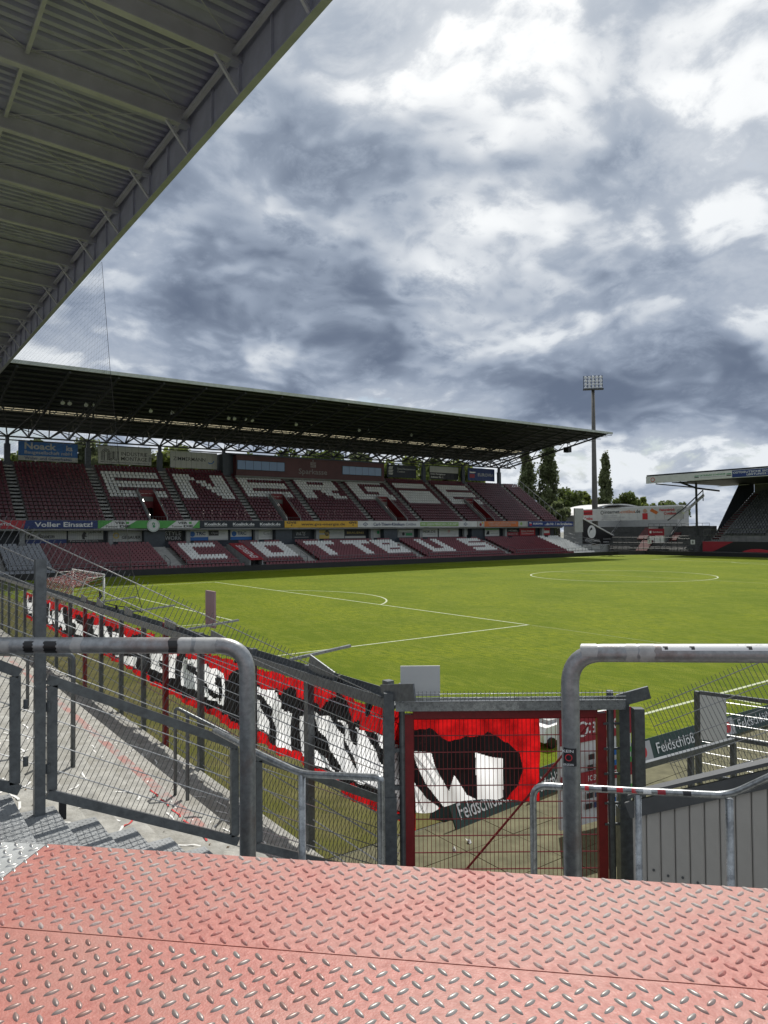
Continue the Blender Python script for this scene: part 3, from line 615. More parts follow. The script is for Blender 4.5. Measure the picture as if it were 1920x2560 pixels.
# adverts on the wall behind the lower tier
YL = 47.6
def low(label, x0, x1, m, items, z0=3.72, z1=5.12): return hoard('wall_advert', label, 'advert', (x0, YL, z0), UX, x1-x0, z1-z0, m, items, th=.04)
low('cream plumber advert with house emblem, leftmost under the parapet', 4.4, 8.9, 'sg_cream', (('rect', 0, -.08, 1, .36, 'sg_navy'), ('poly', ((.03, .50), (.12, .92), (.21, .50)), 'tx_dark'), ('rect', .05, .36, .14, .2, 'tx_dark'), ('Szonn', .30, .38, .40, .34, 'tx_dark', .03), ('Sanitär', .30, .78, .3, .12, 'tx_grey')))
low('cream staff agency advert with black animal emblem', 9.1, 13.2, 'sg_cream', (('poly', ((.40, .25), (.38, .6), (.44, .95), (.52, .8), (.48, .6), (.55, .5), (.46, .45), (.48, .25)), 'tx_dark'), ('JAHN HR', .56, .68, .40, .28, 'tx_dark', .01), ('disc', .15, .6, .26, 'tx_grey'), ('rect', 0, 0, 1, .2, 'tx_dark'), ('Personal Service', .05, .05, .8, .12, 'sg_cream')))
low('white painter advert with yellow ring', 14.3, 18.2, 'sg_cream', (('disc', .12, .55, .28, 'tx_yellow', .17), ('Malermeister', .30, .62, .60, .2, 'tx_grey', 0), ('GEBAUER', .30, .24, .62, .28, 'tx_dark', .02)))
low('black advert with thin white two line name', 20.9, 23.5, 'sg_black', (('STYLE', .05, .52, .85, .38, 'tx_grey', 0), ('WORK', .05, .08, .85, .38, 'tx_grey', 0)))
low('white and blue advert with ball emblem, nearer the black advert', 24.3, 27.0, 'sg_white', (('rect', 0, 0, 1, .32, 'sg_blue'), ('disc', .18, .62, .26, 'sg_blue'), ('TRC', .36, .5, .5, .34, 'tx_navy', .03)))
low('white optician advert with black field', 27.05, 29.9, 'sg_white', (('rect', .02, .45, .5, .5, 'tx_dark'), ('Opti', .14, .55, .34, .26, 'tx_grey', 0), ('Kom', .54, .55, .3, .26, 'tx_grey', 0), ('rect', 0, 0, 1, .14, 'tx_grey')))
low('white and blue advert with ball emblem, right of the optician', 30.3, 33.5, 'sg_white', (('rect', 0, 0, 1, .32, 'sg_blue'), ('disc', .16, .62, .26, 'sg_blue'), ('TRC', .32, .5, .42, .34, 'tx_navy', .03)))
low('white advert with two outlined capitals', 34.6, 38.0, 'sg_white', (('GE', .2, .42, .55, .45, 'tx_grey', .02), ('rect', .08, .22, .78, .06, 'tx_grey')))
low('dark blue advert with pale script', 40.1, 43.3, 'sg_dnavy', (('WATIS', .18, .35, .5, .4, 'tx_grey', 0, .3), ('rect', .1, .16, .75, .04, 'tx_grey')))
low('white and yellow advert with black round badge', 44.5, 49.2, 'sg_cream', (('rect', 0, 0, .42, .42, 'tx_yellow'), ('rect', 0, .6, .25, .3, 'tx_yellow'), ('disc', .33, .60, .32, 'tx_dark'), ('b6', .27, .42, .13, .36, 'tx_yellow', .01), ('Bauelemente', .48, .5, .46, .2, 'tx_grey', 0)))
low('brown advert over pale strip', 49.3, 53.2, 'sg_black', (('rect', 0, 0, 1, .24, 'sg_cream'), ('BRAUEREI', .1, .5, .8, .22, 'tx_yellow', 0)))
low('white advert with small green square', 54.3, 58.0, 'sg_cream', (('rect', .3, .45, .14, .34, 'tx_green'), ('Göbel', .48, .46, .4, .24, 'tx_grey', 0), ('rect', .48, .2, .4, .06, 'tx_grey')))
low('grey photo advert beside the dark doorway', 59.6, 63.0, 'sg_grey', (('disc', .35, .4, .2, 'tx_dark'), ('rect', .5, .2, .4, .3, 'tx_green'), ('rect', .1, .7, .8, .12, 'tx_white')))
low('white web address advert in black capitals', 64.3, 68.2, 'sg_white', (('3', .06, .42, .1, .45, 'tx_navy', .04), ('NSK.DE', .20, .5, .68, .32, 'tx_dark', .01), ('rect', .4, .3, .5, .06, 'tx_grey')))
low('white advert with small round crest', 68.5, 73.0, 'sg_white', (('disc', .5, .68, .16, 'tx_red', .1), ('Haus Rettung', .15, .25, .7, .18, 'tx_grey', 0)))
low('white advert over dark strip', 74.1, 77.0, 'sg_cream', (('rect', 0, -.1, 1, .3, 'sg_dnavy'), ('rect', .35, .5, .5, .08, 'tx_grey')))
low('white advert with green head bar', 79.4, 83.0, 'sg_white', (('rect', 0, .82, 1, .16, 'sg_green'), ('poly', ((.06, .2), (.3, .2), (.3, .6), (.2, .75)), 'tx_dark'), ('rect', .4, .3, .5, .1, 'tx_grey')))
low('red and black furniture advert', 84.3, 88.2, 'sg_dred', (('rect', 0, .48, 1, .52, 'sg_black'), ('MÖBEL', .3, .56, .62, .28, 'tx_white', 0), ('KISTE', .3, .1, .62, .28, 'tx_grey', 0)))
low('red brewery house advert with white capitals', 88.4, 92.7, 'sg_red', (('BRAUHAUS', .1, .42, .82, .3, 'tx_white', 0), ('rect', .1, .2, .8, .05, 'tx_white')))
low('red advert with white middle stripe', 93.9, 96.9, 'sg_red', (('rect', .06, .30, .88, .34, 'tx_white'), ('C.S.', .1, .72, .4, .2, 'tx_white')))
# ------------------------------------------------------------------ far corner and the stand behind the far goal
mk('dim_seat', (.14, .145, .15), .5, var=.5, scale=1.2, tex='World')
fs = empty('end_stand', (112, 5, 0), 'far end stand with white fascia roof beyond the goal line at the right', 'grandstand')
XE, SE = 109.0, .62
t = MB()
for k in range(22): x = XE+1.0+k*.75; t.box(x, x+.76, -14, 22.6, 2.0+k*.43-.6, 2.6+k*.43)
t.box(XE, XE+1.2, -14, 23.2, 0, 2.55); t.build('terrace', K['concrete'], fs)
es = MB()
for k in range(2, 21):
    x = XE+1.2+k*.75; z = 2.6+k*.43
    for j in range(int(34/.55)):
        y = 20.6-j*.55
        if abs((y-12.6) % 11.5) < 1.1: continue
        es.add([(x+v[1], y+v[0], z+v[2]) for v in SB.v], SB.f)
es.build('seats', K['dim_seat'], fs, kind='stuff')
s = MB()
for k in range(1, 21): x = XE+1.0+k*.75; s.box(x, x+.77, 21.2, 22.4, 2.4+k*.43, 2.63+k*.43)
s.build('painted_aisle', K['sg_dred'], fs)
MB().box(126.5, 126.8, -14, 22.6, 8, 14.6).build('rear_wall', K['concrete'], fs)
w = MB(); w.prism([(XE+3, 22.65, 3.2), (126.5, 22.65, 11.8), (126.5, 22.65, 13.8), (122, 22.65, 13.9)], (0, .2, 0)); w.build('side_wall', K['backwall'], fs)
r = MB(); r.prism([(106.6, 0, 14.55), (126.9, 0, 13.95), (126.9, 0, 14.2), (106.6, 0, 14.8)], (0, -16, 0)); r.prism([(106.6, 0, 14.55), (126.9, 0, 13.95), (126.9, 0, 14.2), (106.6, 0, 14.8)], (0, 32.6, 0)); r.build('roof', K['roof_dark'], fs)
r = MB(); r.box(107.4, 126, -14, 28, 13.1, 13.22); r.build('ceiling', K['steel_dark'], fs)
for k in range(12): MB().bar((119.6, 26-3.4*k, 12.75), (119.6, 23.6-3.4*k, 12.75), .5, .06).build('ceiling_light_strip', K['lamp_glass'], fs)
MB().box(106.4, 106.62, -16, 32.6, 13.2, 14.52).build('fascia', K['sg_white'], fs)
q = MB(); q.bar((106.7, 26, 13.1), (112, 26, 12.2), .2, .3); q.bar((112, 26, 12.2), (120, 26, 11.9), .2, .3); q.bar((107, 31, 13.1), (112, 26.2, 12.3), .15, .2); q.build('roof_bracket', K['steel_dark'], fs)
for y in (26, 12, -2): MB().tube([(112, y, 2.5), (112, y, 13.1)], .2, 10).build('column', K['steel_dark'], fs)
sa, sb2 = at_y(*w4(985, 583), 26), at_y(*w4(1145, 440), 26); sc_, sd_ = at_y(*w4(985, 548), 26), at_y(*w4(1140, 400), 26)
r = MB(); r.bar(sa, sb2, .3, .4); r.build('stair_stringer', K['white_paint'], fs)
r = MB(); r.bar(sc_, sd_, .12, .16); r.bar(sd_, sd_+Vector((0, 0, -2)), .12, .12); r.bar(at_y(*w4(860, 640), 26), sc_, .12, .16); r.build('stair_rail', K['steel_dark'], fs)
r = MB()
for z in (4.55, 3.6): r.tube([(XE, 23, z), (XE, -14, z)], .045, 5)
for k in range(30): r.tube([(XE, 23-1.25*k, 2.5), (XE, 23-1.25*k, 4.6)], .03, 4)
r.build('front_rail', K['galv_dark'], fs)
fb = hoard('front_banner', 'black and red painted banner under the far end stand', 'banner', (XE-.1, 23.2, .75), (0, -1, 0), 37, 1.75, 'sg_black', (('poly', ((0, 0), (.05, 0), (.15, 1), (0, 1)), 'sg_dred'), ('poly', ((.19, 0), (.20, .12), (.23, .3), (.27, .32), (.31, .2), (.33, 0)), 'sg_red'), ('poly', ((.5, 0), (.55, .5), (.64, .6), (.7, 0)), 'sg_red')))
gs = hoard('fascia_sign', 'white and green drinks shop sign on the far end roof edge', 'sign', (106.36, 23.0, 13.3), (0, -1, 0), 6.6, 1.1, 'sg_white', (('GETRÄNKE SCHENKER', .14, .50, .70, .30, 'tx_green', .02, .2), ('rect', .0, .52, .12, .14, 'tx_green'), ('rect', .0, .3, .12, .12, 'sg_black'), ('rect', .87, .52, .12, .14, 'tx_green'), ('rect', .87, .3, .12, .12, 'sg_black'), ('rect', .15, .3, .7, .06, 'tx_grey')))
hoard('fascia_sign', 'blue security firm sign on the far end roof edge', 'sign', (106.36, 16.3, 13.3), (0, -1, 0), 13.5, 1.15, 'sg_navy', (('OSTDEUTSCHE SICHERHEITS- UND BIENEN', .01, .54, .97, .28, 'tx_white', .01), ('LEISTUNGS GMBH & CO. KG', .18, .16, .6, .28, 'tx_white', .01)))
q = MB(); disc(q, (106.38, 31.2, 13.85), .42, (0, -1, 0), UZ, 16); disc(q, (106.37, 31.2, 13.85), .3, (0, -1, 0), UZ, 16, 1); cr = q.build('club_crest', [K['tx_red'], K['sg_white']], label='small red and white crest at the end of the far fascia', cat='emblem', fix=False)
# standing terrace in the far corner
mk('backstep', (.085, .087, .085), .85, var=.3, scale=2); mk('faded_red', (.085, .018, .018), .8, var=.3, scale=3)
ct = empty('corner_terrace', (111, 33, 0), 'grey standing terrace in the far corner below the web banner', 'terrace')
for k in range(15):
    x = 107.6+k*.45; MB().box(x, 115.2, 24.0, 52-(14-k)*.9, .35*k+(.0 if k else -.3), .35*(k+1)).build('step', K['backstep'], ct)
MB().prism([(107.7, 36.0, .5), (110, 36.0, 2.4), (110, 33.6, 2.4), (107.7, 33.6, .5)], (0, 0, .2)).build('painted_stair', K['faded_red'], ct)
for ya, yb, xa, xb in ((37.6, 35.6, 110.6, 113.4), (30.6, 29.2, 110.4, 112.2)): MB().prism([(xa, ya, .35*(xa-107.6)/.45+.3), (xb, ya, .35*(xb-107.6)/.45+.3), (xb, yb, .35*(xb-107.6)/.45+.3), (xa, yb, .35*(xa-107.6)/.45+.3)], (0, 0, .25)).build('painted_stair', K['faded_red'], ct)
b = MB(); b.box(110.2, 113, 31.4, 31.6, 1.6, 5.2); b.box(110.2, 113, 34.5, 34.7, 1.6, 5.2); b.build('entrance_wall', K['sg_cream'], ct)
MB().box(110.1, 110.2, 31.6, 34.5, 1.8, 3.4).build('entrance', K['white_paint'], ct)
sgn = hoard('entrance_sign', 'small red bank sign over the corner terrace entrance', 'sign', (110.05, 34.7, 3.5), (0, -1, 0), 3.3, 1.3, 'sg_dred', (('Sparkasse', .28, .36, .62, .3, 'tx_white', .01), ('rect', .08, .34, .12, .36, 'tx_white')))
r = MB()
for ya, yb, x in ((42, 37.5, 108.0), (33, 24.5, 108.0), (36, 31, 110.6), (29, 24.5, 110.6), (46, 40, 112.2), (37, 31, 113.6), (30, 24.5, 113.6)):
    zf = .35*max(0, (x-107.6)/.45)
    for z in (1.1, .6): r.tube([(x, ya, zf+z), (x, yb, zf+z)], .035, 5)
    n = max(2, int((ya-yb)/1.2))
    for i in range(n+1): y = ya+(yb-ya)*i/n; r.tube([(x, y, zf-.2), (x, y, zf+1.1)], .03, 4)
r.build('crush_barriers', K['steel_dark'], ct, kind='stuff')
for y in (44, 30.6): r = MB(); r.tube([(107.8, y, 1.1), (114.6, y, 6.6)], .05, 5); r.tube([(107.8, y, .6), (114.6, y, 6.1)], .04, 5); r.build('stair_rail', K['galv_dark'], ct)
MB().tube([(107.6, 41.6, 1.1), (107.6, 24.3, 1.1)], .05, 6).build('front_rail', K['galv'], ct)
r = MB()
for i in range(15): r.tube([(107.55, 41-1.15*i, 0), (107.55, 41-1.15*i, 3.2)], .045, 5)
for z in (3.2, 2.2, 1.2): r.tube([(107.55, 41, z), (107.55, 24.3, z)], .035, 5)
r.build('front_fence', K['steel_dark'], ct)
for y in (33.2, 24.6): hoard('block_number', 'small white block plate on the far fence'+(' below the red stair' if y > 30 else ' beside the end stand'), 'sign', (107.45, y, 2.0), (0, -1, 0), .8, .8, 'sg_white', (('7' if y > 30 else '8', .3, .2, .4, .6, 'tx_dark'),))
A = at_x(*w4(125, 548), 114.8); B_ = at_x(*w4(985, 640), 114.8)
wb = hoard('web_banner', 'long white web address banner along the back of the corner terrace', 'banner', (114.6, 53.9, 6.55), (0, -1, 0), 23.7, 2.55, 'sg_white', (('rect', 0, .5, .12, .42, 'tx_red'), ('Heinersbrück', .01, .58, .105, .22, 'tx_dark', .02), ('Cottbus', .03, .1, .09, .24, 'tx_red', .03), ('disc', .225, .68, .16, 'tx_dark', .11), ('internet', .25, .58, .155, .26, 'tx_dark', .01), ('-cottbus', .405, .58, .155, .26, 'tx_orange', .01), ('.de', .56, .58, .05, .26, 'tx_dark', .01), ('Schnelles Internet', .22, .36, .16, .12, 'tx_grey'), ('Telefon mit bekannter Nr.', .22, .2, .24, .12, 'tx_grey'), ('Beratung vor Ort', .22, .04, .2, .12, 'tx_grey'), ('rect', .63, .05, .05, .48, 'tx_red'), ('disc', .655, .72, .16, 'skin'), ('poly', ((.70, .7), (.72, .9), (.78, .6), (.76, .42)), 'tx_orange'), ('Heinersbrück', .79, .66, .14, .2, 'tx_red', .03), ('Cottbus', .83, .38, .11, .2, 'tx_red', .03), ('disc', .965, .6, .2, 'tx_grey')), 12)
# white gable, black triangular sign at the end of the big stand
gp = MB(); gp.box(99.9, 102.5, 43.9, 44.2, 4.25, 8.9); gp.build('screen_wall', K['sg_cream'], label='plain cream upright panel right of the big stand', cat='screen')
tri = MB(); tri.prism([(102.3, 43.9, 6.75), (102.3, 43.9, 1.95), (116.4, 43.9, 1.65)], (0, .2, 0))
tg = tri.build('laundry_sign', K['sg_black'], label='black triangular laundry sign with white disc beside the far corner', cat='sign')
MB().bar((102.25, 43.95, 6.95), (116.7, 43.95, 1.8), .25, .22).build('coping', K['white_paint'], tg)
q = MB(); disc(q, (104.9, 43.87, 4.3), 1.28, UX, UZ, 28); disc(q, (104.85, 43.86, 4.9), .25, UX, UZ, 10, 1); q.add([(104.0, 43.86, 3.9), (104.4, 43.86, 4.9), (104.9, 43.86, 5.2), (104.6, 43.86, 4.7)], [(0, 1, 2, 3)], 1); q.build('emblem', [K['tx_white'], K['sg_black']], tg, fix=False)
text('WaschSalon', tg, (102.5, 43.87, 2.15), UX, UZ, .2, .2, 4.6, .62, K['tx_grey']); text('www.waschsalon.de', tg, (108.3, 43.87, 2.0), UX, UZ, .2, .1, 5.2, .35, K['tx_white']); text('Cottbus', tg, (108.3, 43.87, 2.6), UX, UZ, .2, .1, 3.2, .3, K['tx_grey'])
MB().box(102.3, 116.4, 44.0, 44.2, 0, 1.62).build('lower_wall', K['sg_cream'], tg)
r = MB()
for z in (2.4, 1.7, 1.0): r.tube([(97.5, 39.5, z), (101.8, 39.5, z)], .035, 5); r.tube([(97.8, 47, z+2.4), (101.8, 39.5, z)], .035, 5)
for i in range(6): r.tube([(97.8+.8*i, 47-1.5*i, 0), (97.8+.8*i, 47-1.5*i, 4.9-.48*i)], .04, 5)
r.build('end_fence', K['galv_dark'], label='grey railing fence closing the right end of the lower tier', cat='fence')
# hall with barrel roof beyond
hb = empty('sports_hall', (140, 55, 0), 'white hall with curved roof behind the far corner', 'building')
pr_ = [(133, 66+0, 8.2)]
r = MB(); prof = [(66-22*math.sin(a)*1.0-0, 8.6+2.2*math.cos(a)) for a in [(-1.2+2.4*i/14) for i in range(15)]]
HB2 = [(150+18*math.sin(-1.1+2.2*i/14), 8.0+3.1*(math.cos(-1.1+2.2*i/14)-math.cos(1.1))/(1-math.cos(1.1))) for i in range(15)]
r.prism([(x, 78, z) for x, z in HB2]+[(x, 78, z+.35) for x, z in HB2[::-1]], (0, -9, 0)); r.build('roof', K['sg_grey'], hb)
MB().box(137, 164, 69.5, 77.5, 0, 8.1).build('wall', K['sg_grey'], hb)
hb2 = empty('low_building', (152, 70, 0), 'low white building with flat bright roof behind the web banner', 'building')
MB().box(150, 155, 53, 86, 0, 10.0).build('wall', K['sg_grey'], hb2); MB().box(149.5, 155.5, 52.5, 86.5, 10.02, 10.6).build('roof', K['sg_white'], hb2)
for i in range(5): MB().box(149.9, 149.98, 54+3*i, 55.6+3*i, 8.4, 9.4).build('window', K['glass_sky_reflection'], hb2)
# floodlight mast
mp_ = at_y(1487, 1262, 52); mx, my = mp_.x, 52
ms = empty('floodlight_mast', (mx, my, 0), 'tall grey floodlight mast with a grid of lamps', 'floodlight mast')
zt = at_y(1487, 975, 52).z
m_ = MB(); m_.tube([(mx, my, 0), (mx, my, 9), (mx, my, zt)], [.72, .62, .34], 14); m_.build('pole', K['mast'], ms, smooth=True)
hx = Vector((.72, -.69, 0)); fc = Vector((-.69, -.72, 0)); top = Vector((mx, my, zt))
fr = MB()
for i in range(6): fr.bar(top+hx*(-2.0+.8*i), top+hx*(-2.0+.8*i)+Vector((0, 0, 3.0)), .09, .09)
for j in range(5): fr.bar(top+hx*-2.0+Vector((0, 0, .75*j)), top+hx*2.0+Vector((0, 0, .75*j)), .09, .09)
fr.bar(top+hx*-2.15+fc*.4, top+hx*2.15+fc*.4, .9, .25); fr.build('lamp_frame', K['steel_dark'], ms)
fl = MB(); dd = (fc*1.0+Vector((0, 0, -.55))).normalized(); fl.tube([-dd*.25, -dd*.1, dd*.12, dd*.3], [.1, .24, .31, .33], 12)
fo = fl.build('lamp', K['lamp_glass'], origin=(0, 0, 0), smooth=True); fd = fo.data; bpy.data.objects.remove(fo)
for j in range(4):
    for i in range(5): inst(fd, 'lamp', top+hx*(-1.6+.8*i)+Vector((0, 0, .45+.75*j))+fc*.3, ms)
# ------------------------------------------------------------------ trees
def foliage(name, pts, parent, m, size):
    b = MB()
    for p, s in pts:
        u = Vector((random.gauss(0, 1), random.gauss(0, 1), random.gauss(0, 1))).normalized(); v = u.orthogonal().normalized(); w = u.cross(v); a = size*s*random.uniform(.6, 1.3)
        b.add([p-v*a*.5, p+w*a*.38, p+v*a*.6, p-w*a*.38], [(0, 1, 2, 3)])
    return b.build(name, K[m], parent, fix=False)
mk('leaf_dark', (.15, .18, .08), .6, var=.55, scale=.35, tex='World', trans=.4); mk('leaf_mid', (.12, .16, .04), .6, var=.55, scale=.35, tex='World', trans=.45); mk('leaf_light', (.17, .21, .05), .6, var=.5, scale=.3, tex='World', trans=.5); mk('bark', (.07, .06, .045), .9, var=.3, scale=3)
def tree(label, x, y, h, rad, m='leaf_mid', kind='round', n=2600, size=.75, z0=0., low=.25, group=None):
    r0 = empty('poplar_tree' if kind == 'poplar' else 'tree', (x, y, z0), label, 'tree', group)
    tk = MB(); tk.tube([(x, y, z0), (x+.2, y, z0+h*.35), (x, y+.2, z0+h*.8)], [rad*.09+.12, rad*.06+.1, .05], 8)
    for i in range(7):
        a = random.uniform(0, 6.28); z = z0+h*random.uniform(.3, .6); l = rad*(.75 if kind == 'round' else .55); tk.tube([(x, y, z), (x+l*.5*math.cos(a), y+l*.5*math.sin(a), z+l*.45), (x+l*math.cos(a), y+l*math.sin(a), z+l*.8)], [.14, .09, .03], 5)
    tk.build('trunk', K['bark'], r0); pts = []
    if kind == 'poplar':
        cl = [(random.uniform(low, 1), random.uniform(0, 6.28), random.uniform(.55, 1.2)) for _ in range(75)]
        for i in range(n):
            u, a, kr = random.choice(cl); pr = rad*(1-((u-.42)/.6)**2*.85 if u > .42 else .82+.18*u/.42)*(1 if u < .95 else .5); rr = pr*kr*random.uniform(.5, 1.)
            c = Vector((x+rr*math.cos(a), y+rr*math.sin(a), z0+h*u)); pts.append((c+Vector((random.gauss(0, .34), random.gauss(0, .34), random.gauss(0, .8)))*rad*.36, 1))
    else:
        cl = []
        for _ in range(34):
            u = Vector((random.gauss(0, 1), random.gauss(0, 1), random.gauss(0, .8))).normalized()*random.uniform(.45, 1.); cl.append((Vector((x, y, z0+h*(low+1)/2))+Vector((u.x*rad*.85, u.y*rad*.85, u.z*h*(1-low)/2*.85)), random.uniform(.18, .34)*rad))
        for i in range(n):
            c, s = random.choice(cl); v = Vector((random.gauss(0, 1), random.gauss(0, 1), random.gauss(0, .8))); v = v.normalized()*s*random.uniform(.5, 1.05); pts.append((c+v, 1))
    foliage('crown', pts, r0, m, size); return r0
def tp(px, base_y, Y): P = at_y(px*1920/1659, base_y, Y); return P
for lab, px, ytop, wpx, Y in (('slim poplar nearest the end of the big stand roof', 1136, 972, 42, 92), ('broad tall poplar, second from the stand roof', 1184, 962, 46, 88), ('lone poplar right of the floodlight mast', 1307, 985, 33, 84)):
    P = at_y(px*1920/1659, ytop*1920/1659, Y); dep = (P-CAM).dot(FW); tree(lab, P.x, Y, P.z, wpx*1.157*dep/1771*.52, 'leaf_dark', 'poplar', 11000, .72, low=.04)
TL = (('bushy tree low behind the two poplars', 1222, 1050, 60, 90, 'leaf_mid'), ('round tree between the poplars and the mast', 1262, 1058, 34, 95, 'leaf_light'), ('shrub like tree beside the cream panel', 1206, 1082, 34, 74, 'leaf_dark'), ('round dark tree right of the lone poplar', 1352, 1060, 40, 90, 'leaf_mid'), ('low pale tree behind the web banner', 1385, 1074, 40, 97, 'leaf_light'),
      ('low tree line end left of the end stand roof', 1450, 1078, 50, 100, 'leaf_mid'), ('leafy tree between the slim poplar and the stand end', 1105, 1070, 40, 84, 'leaf_dark'), ('tree in front of the mast base', 1250, 1078, 36, 86, 'leaf_mid'))
for lab, px, yt, wpx, Y, m in TL:
    P = at_y(px*1920/1659, yt*1920/1659, Y); dep = (P-CAM).dot(FW); tree(lab, P.x, Y, P.z, wpx*1.157*dep/1771*.8, m, 'round', 4600, .85, low=.4)
BT = [(6.5, 78, 18.3, 'leaf_mid'), (14.2, 82, 18.2, 'leaf_dark'), (24, 76, 18.6, 'leaf_light'), (30, 80, 18.2, 'leaf_mid'), (42, 86, 18.4, 'leaf_mid'), (52, 82, 18.8, 'leaf_mid'), (60, 86, 18.9, 'leaf_dark'), (67, 82, 18.8, 'leaf_light'), (75, 84, 19, 'leaf_mid'), (84, 86, 18.6, 'leaf_light')]
WHERE = ['left of the blue and white hoarding', 'between the two leftmost hoardings', 'behind the emblem hoarding', 'behind the pale surname hoarding', 'left behind the control room', 'behind the middle of the control room', 'right behind the control room', 'behind the navy clinic hoarding', 'behind the cream and black hoarding', 'behind the blue hoarding at the right end']
for (x, y, h, m), wh in zip(BT, WHERE):
    kx = (y+45.1)/104.1; tree('leafy tree showing through the gap '+wh, (x+10.72)*kx-10.72, y, 4.85+(h-4.85+(1.0 if x > 40 else .2))*kx, 7.0 if x > 10 else 4.5, m, 'round', 5200, .95, low=.35, group='trees behind the big stand')
# ------------------------------------------------------------------ roof of the stand behind the near goal
mk('roof_sheet_grey', (.38, .385, .52), .5, var=.2, scale=.6); mk('steel_grey', (.36, .37, .47), .5, metal=.1, var=.15, scale=1.2); mk('steel_light', (.44, .44, .50), .55, var=.12, scale=1.2)
er = empty('end_roof', (-10, 0, 20), 'grey steel roof with ribbed sheeting over the near end stand', 'stand roof')
def zb(y): return 20.63+.0138*y
YA, YZ = -33., 36.
def along(name, prof, m, ya=YA, yz=YZ):      # a profile in x-z, run along y with the roof's slight fall
    b = MB(); b.add([(x, ya, zb(ya)+z) for x, z in prof]+[(x, yz, zb(yz)+z) for x, z in prof], [tuple(range(len(prof))), tuple(range(len(prof), 2*len(prof)))]+[(i, (i+1) % len(prof), len(prof)+(i+1) % len(prof), len(prof)+i) for i in range(len(prof))]); return b.build(name, K[m], er)
along('edge_girder_web', [(-.06, .05), (.0, .05), (.0, 1.75), (-.06, 1.75)], 'steel_grey')
along('edge_girder_flange', [(-.22, 0), (.05, 0), (.05, .05), (-.22, .05)], 'steel_grey')
along('edge_girder_flange', [(-.24, 1.75), (.1, 1.75), (.1, 2.3), (.06, 2.3), (.06, 1.82), (-.24, 1.82)], 'steel_light')
along('edge_angle', [(-.42, 1.45), (-.24, 1.45), (-.24, 1.62), (-.42, 1.62)], 'steel_light')
BY = [-22+5*k for k in range(-2, 12)]
for y in BY:
    for dy in (0, 2.5):
        b = MB(); b.box(-.16, -.06, y+dy-.03, y+dy+.03, zb(y+dy)+.05, zb(y+dy)+1.75); b.build('web_stiffener', K['steel_grey'], er)
    z = zb(y)+1.25; b = MB()           # main beam, I section, rising gently towards the back
    def P_(x, dz): return (x, z+dz+(-x)*.03)
    for w, a, c in ((.30, -.05, .03), (.30, .62, .70), (.03, .03, .62)):
        b.prism([(P_(-.08, a)[0], y-w/2, P_(-.08, a)[1]), (P_(-26, a)[0], y-w/2, P_(-26, a)[1]), (P_(-26, c)[0], y-w/2, P_(-26, c)[1]), (P_(-.08, c)[0], y-w/2, P_(-.08, c)[1])], (0, w, 0))
    bm_ = b.build('main_beam', K['steel_light'], er)
    st = MB(); st.bar((-1.05, y, z+.0), (-.12, y, zb(y)+.12), .12, .09); st.build('knee_brace', K['steel_light'], er)
    pt = MB(); pt.box(-.5, -.07, y-.19, y+.19, z-.075, z-.052); pt.build('end_plate', K['steel_grey'], er)
for x in (-6.2, -12.4, -18.6):
    for i, y in enumerate(BY[:-1]):
        MB().box(x-.07, x+.07, y+.16, y+4.84, zb(y)+1.72+.03*-x, zb(y)+1.86+.03*-x).build('tie_beam', K['steel_light'], er)
for y in BY[:-1]:
    for xa, xb in ((-.6, -6.2), (-6.2, -12.4)):
        b = MB(); z = zb(y)+1.75; b.tube([(xa, y+.2, z-.03*xa), (xb, y+4.8, z-.03*xb+.07)], .02, 5); b.tube([(xb, y+.2, z-.03*xb+.02), (xa, y+4.8, z-.03*xa+.09)], .02, 5); b.build('bracing_rod', K['steel_light'], er)
# ribbed sheeting: one sheet per bay
for i, y in enumerate([YA]+BY[1:]):
    y1 = ([YA]+BY[1:]+[YZ])[i+1]
    b = MB(); pr = []; yy = y+.01
    while yy < y1-.5: pr += [(yy, 0), (yy+.22, 0), (yy+.26, .2), (yy+.46, .2)]; yy += .5
    pr += [(y1-.01, 0)]; n = len(pr)
    for xx in (.05, -26): b.v += [(xx, py, zb(py)+2.0+pz-.03*xx) for py, pz in pr]
    b.f += [(k, k+1, n+k+1, n+k) for k in range(n-1)]; b.m += [0]*(n-1)
    b.add([(xx, py, zb(py)+2.26-.03*xx) for xx, py in ((.05, y+.01), (.05, y1-.01), (-26, y1-.01), (-26, y+.01))], [(0, 1, 2, 3)]); b.build('roof_sheet', K['roof_sheet_grey'], er, fix=False)
# ------------------------------------------------------------------ catch net behind the goal
RP = [at_x(254.6, 655, -.1), at_x(276, 934, -.7), at_x(300, 1180, -1.6), at_x(328, 1416, -3.0), at_x(357, 1530, -4.4)]
def rope(t):
    t *= len(RP)-1; i = min(int(t), len(RP)-2); return RP[i].lerp(RP[i+1], t-i)
nb = MB()
def npt(u, v): a = rope(v); e = Vector((a.x, 34, a.z+(.5 if v < .1 else 0))); return a.lerp(e, u)
def strand(a, b, r=.0032): nb.tube([a, b], r, 3, cap=False)
for j in range(0, 84): strand(npt(0, j/84), npt(1, j/84))
for i in range(1, 120): u = (i/120); [strand(npt(u, k/4), npt(u, (k+1)/4)) for k in range(4)]
cn = nb.build('catch_net', K['net_dark'], fix=False, label='fine dark ball net hanging from the near roof edge', cat='net')
MB().tube([rope(i/12) for i in range(13)], .012, 5).build('edge_rope', K['net_dark'], cn)
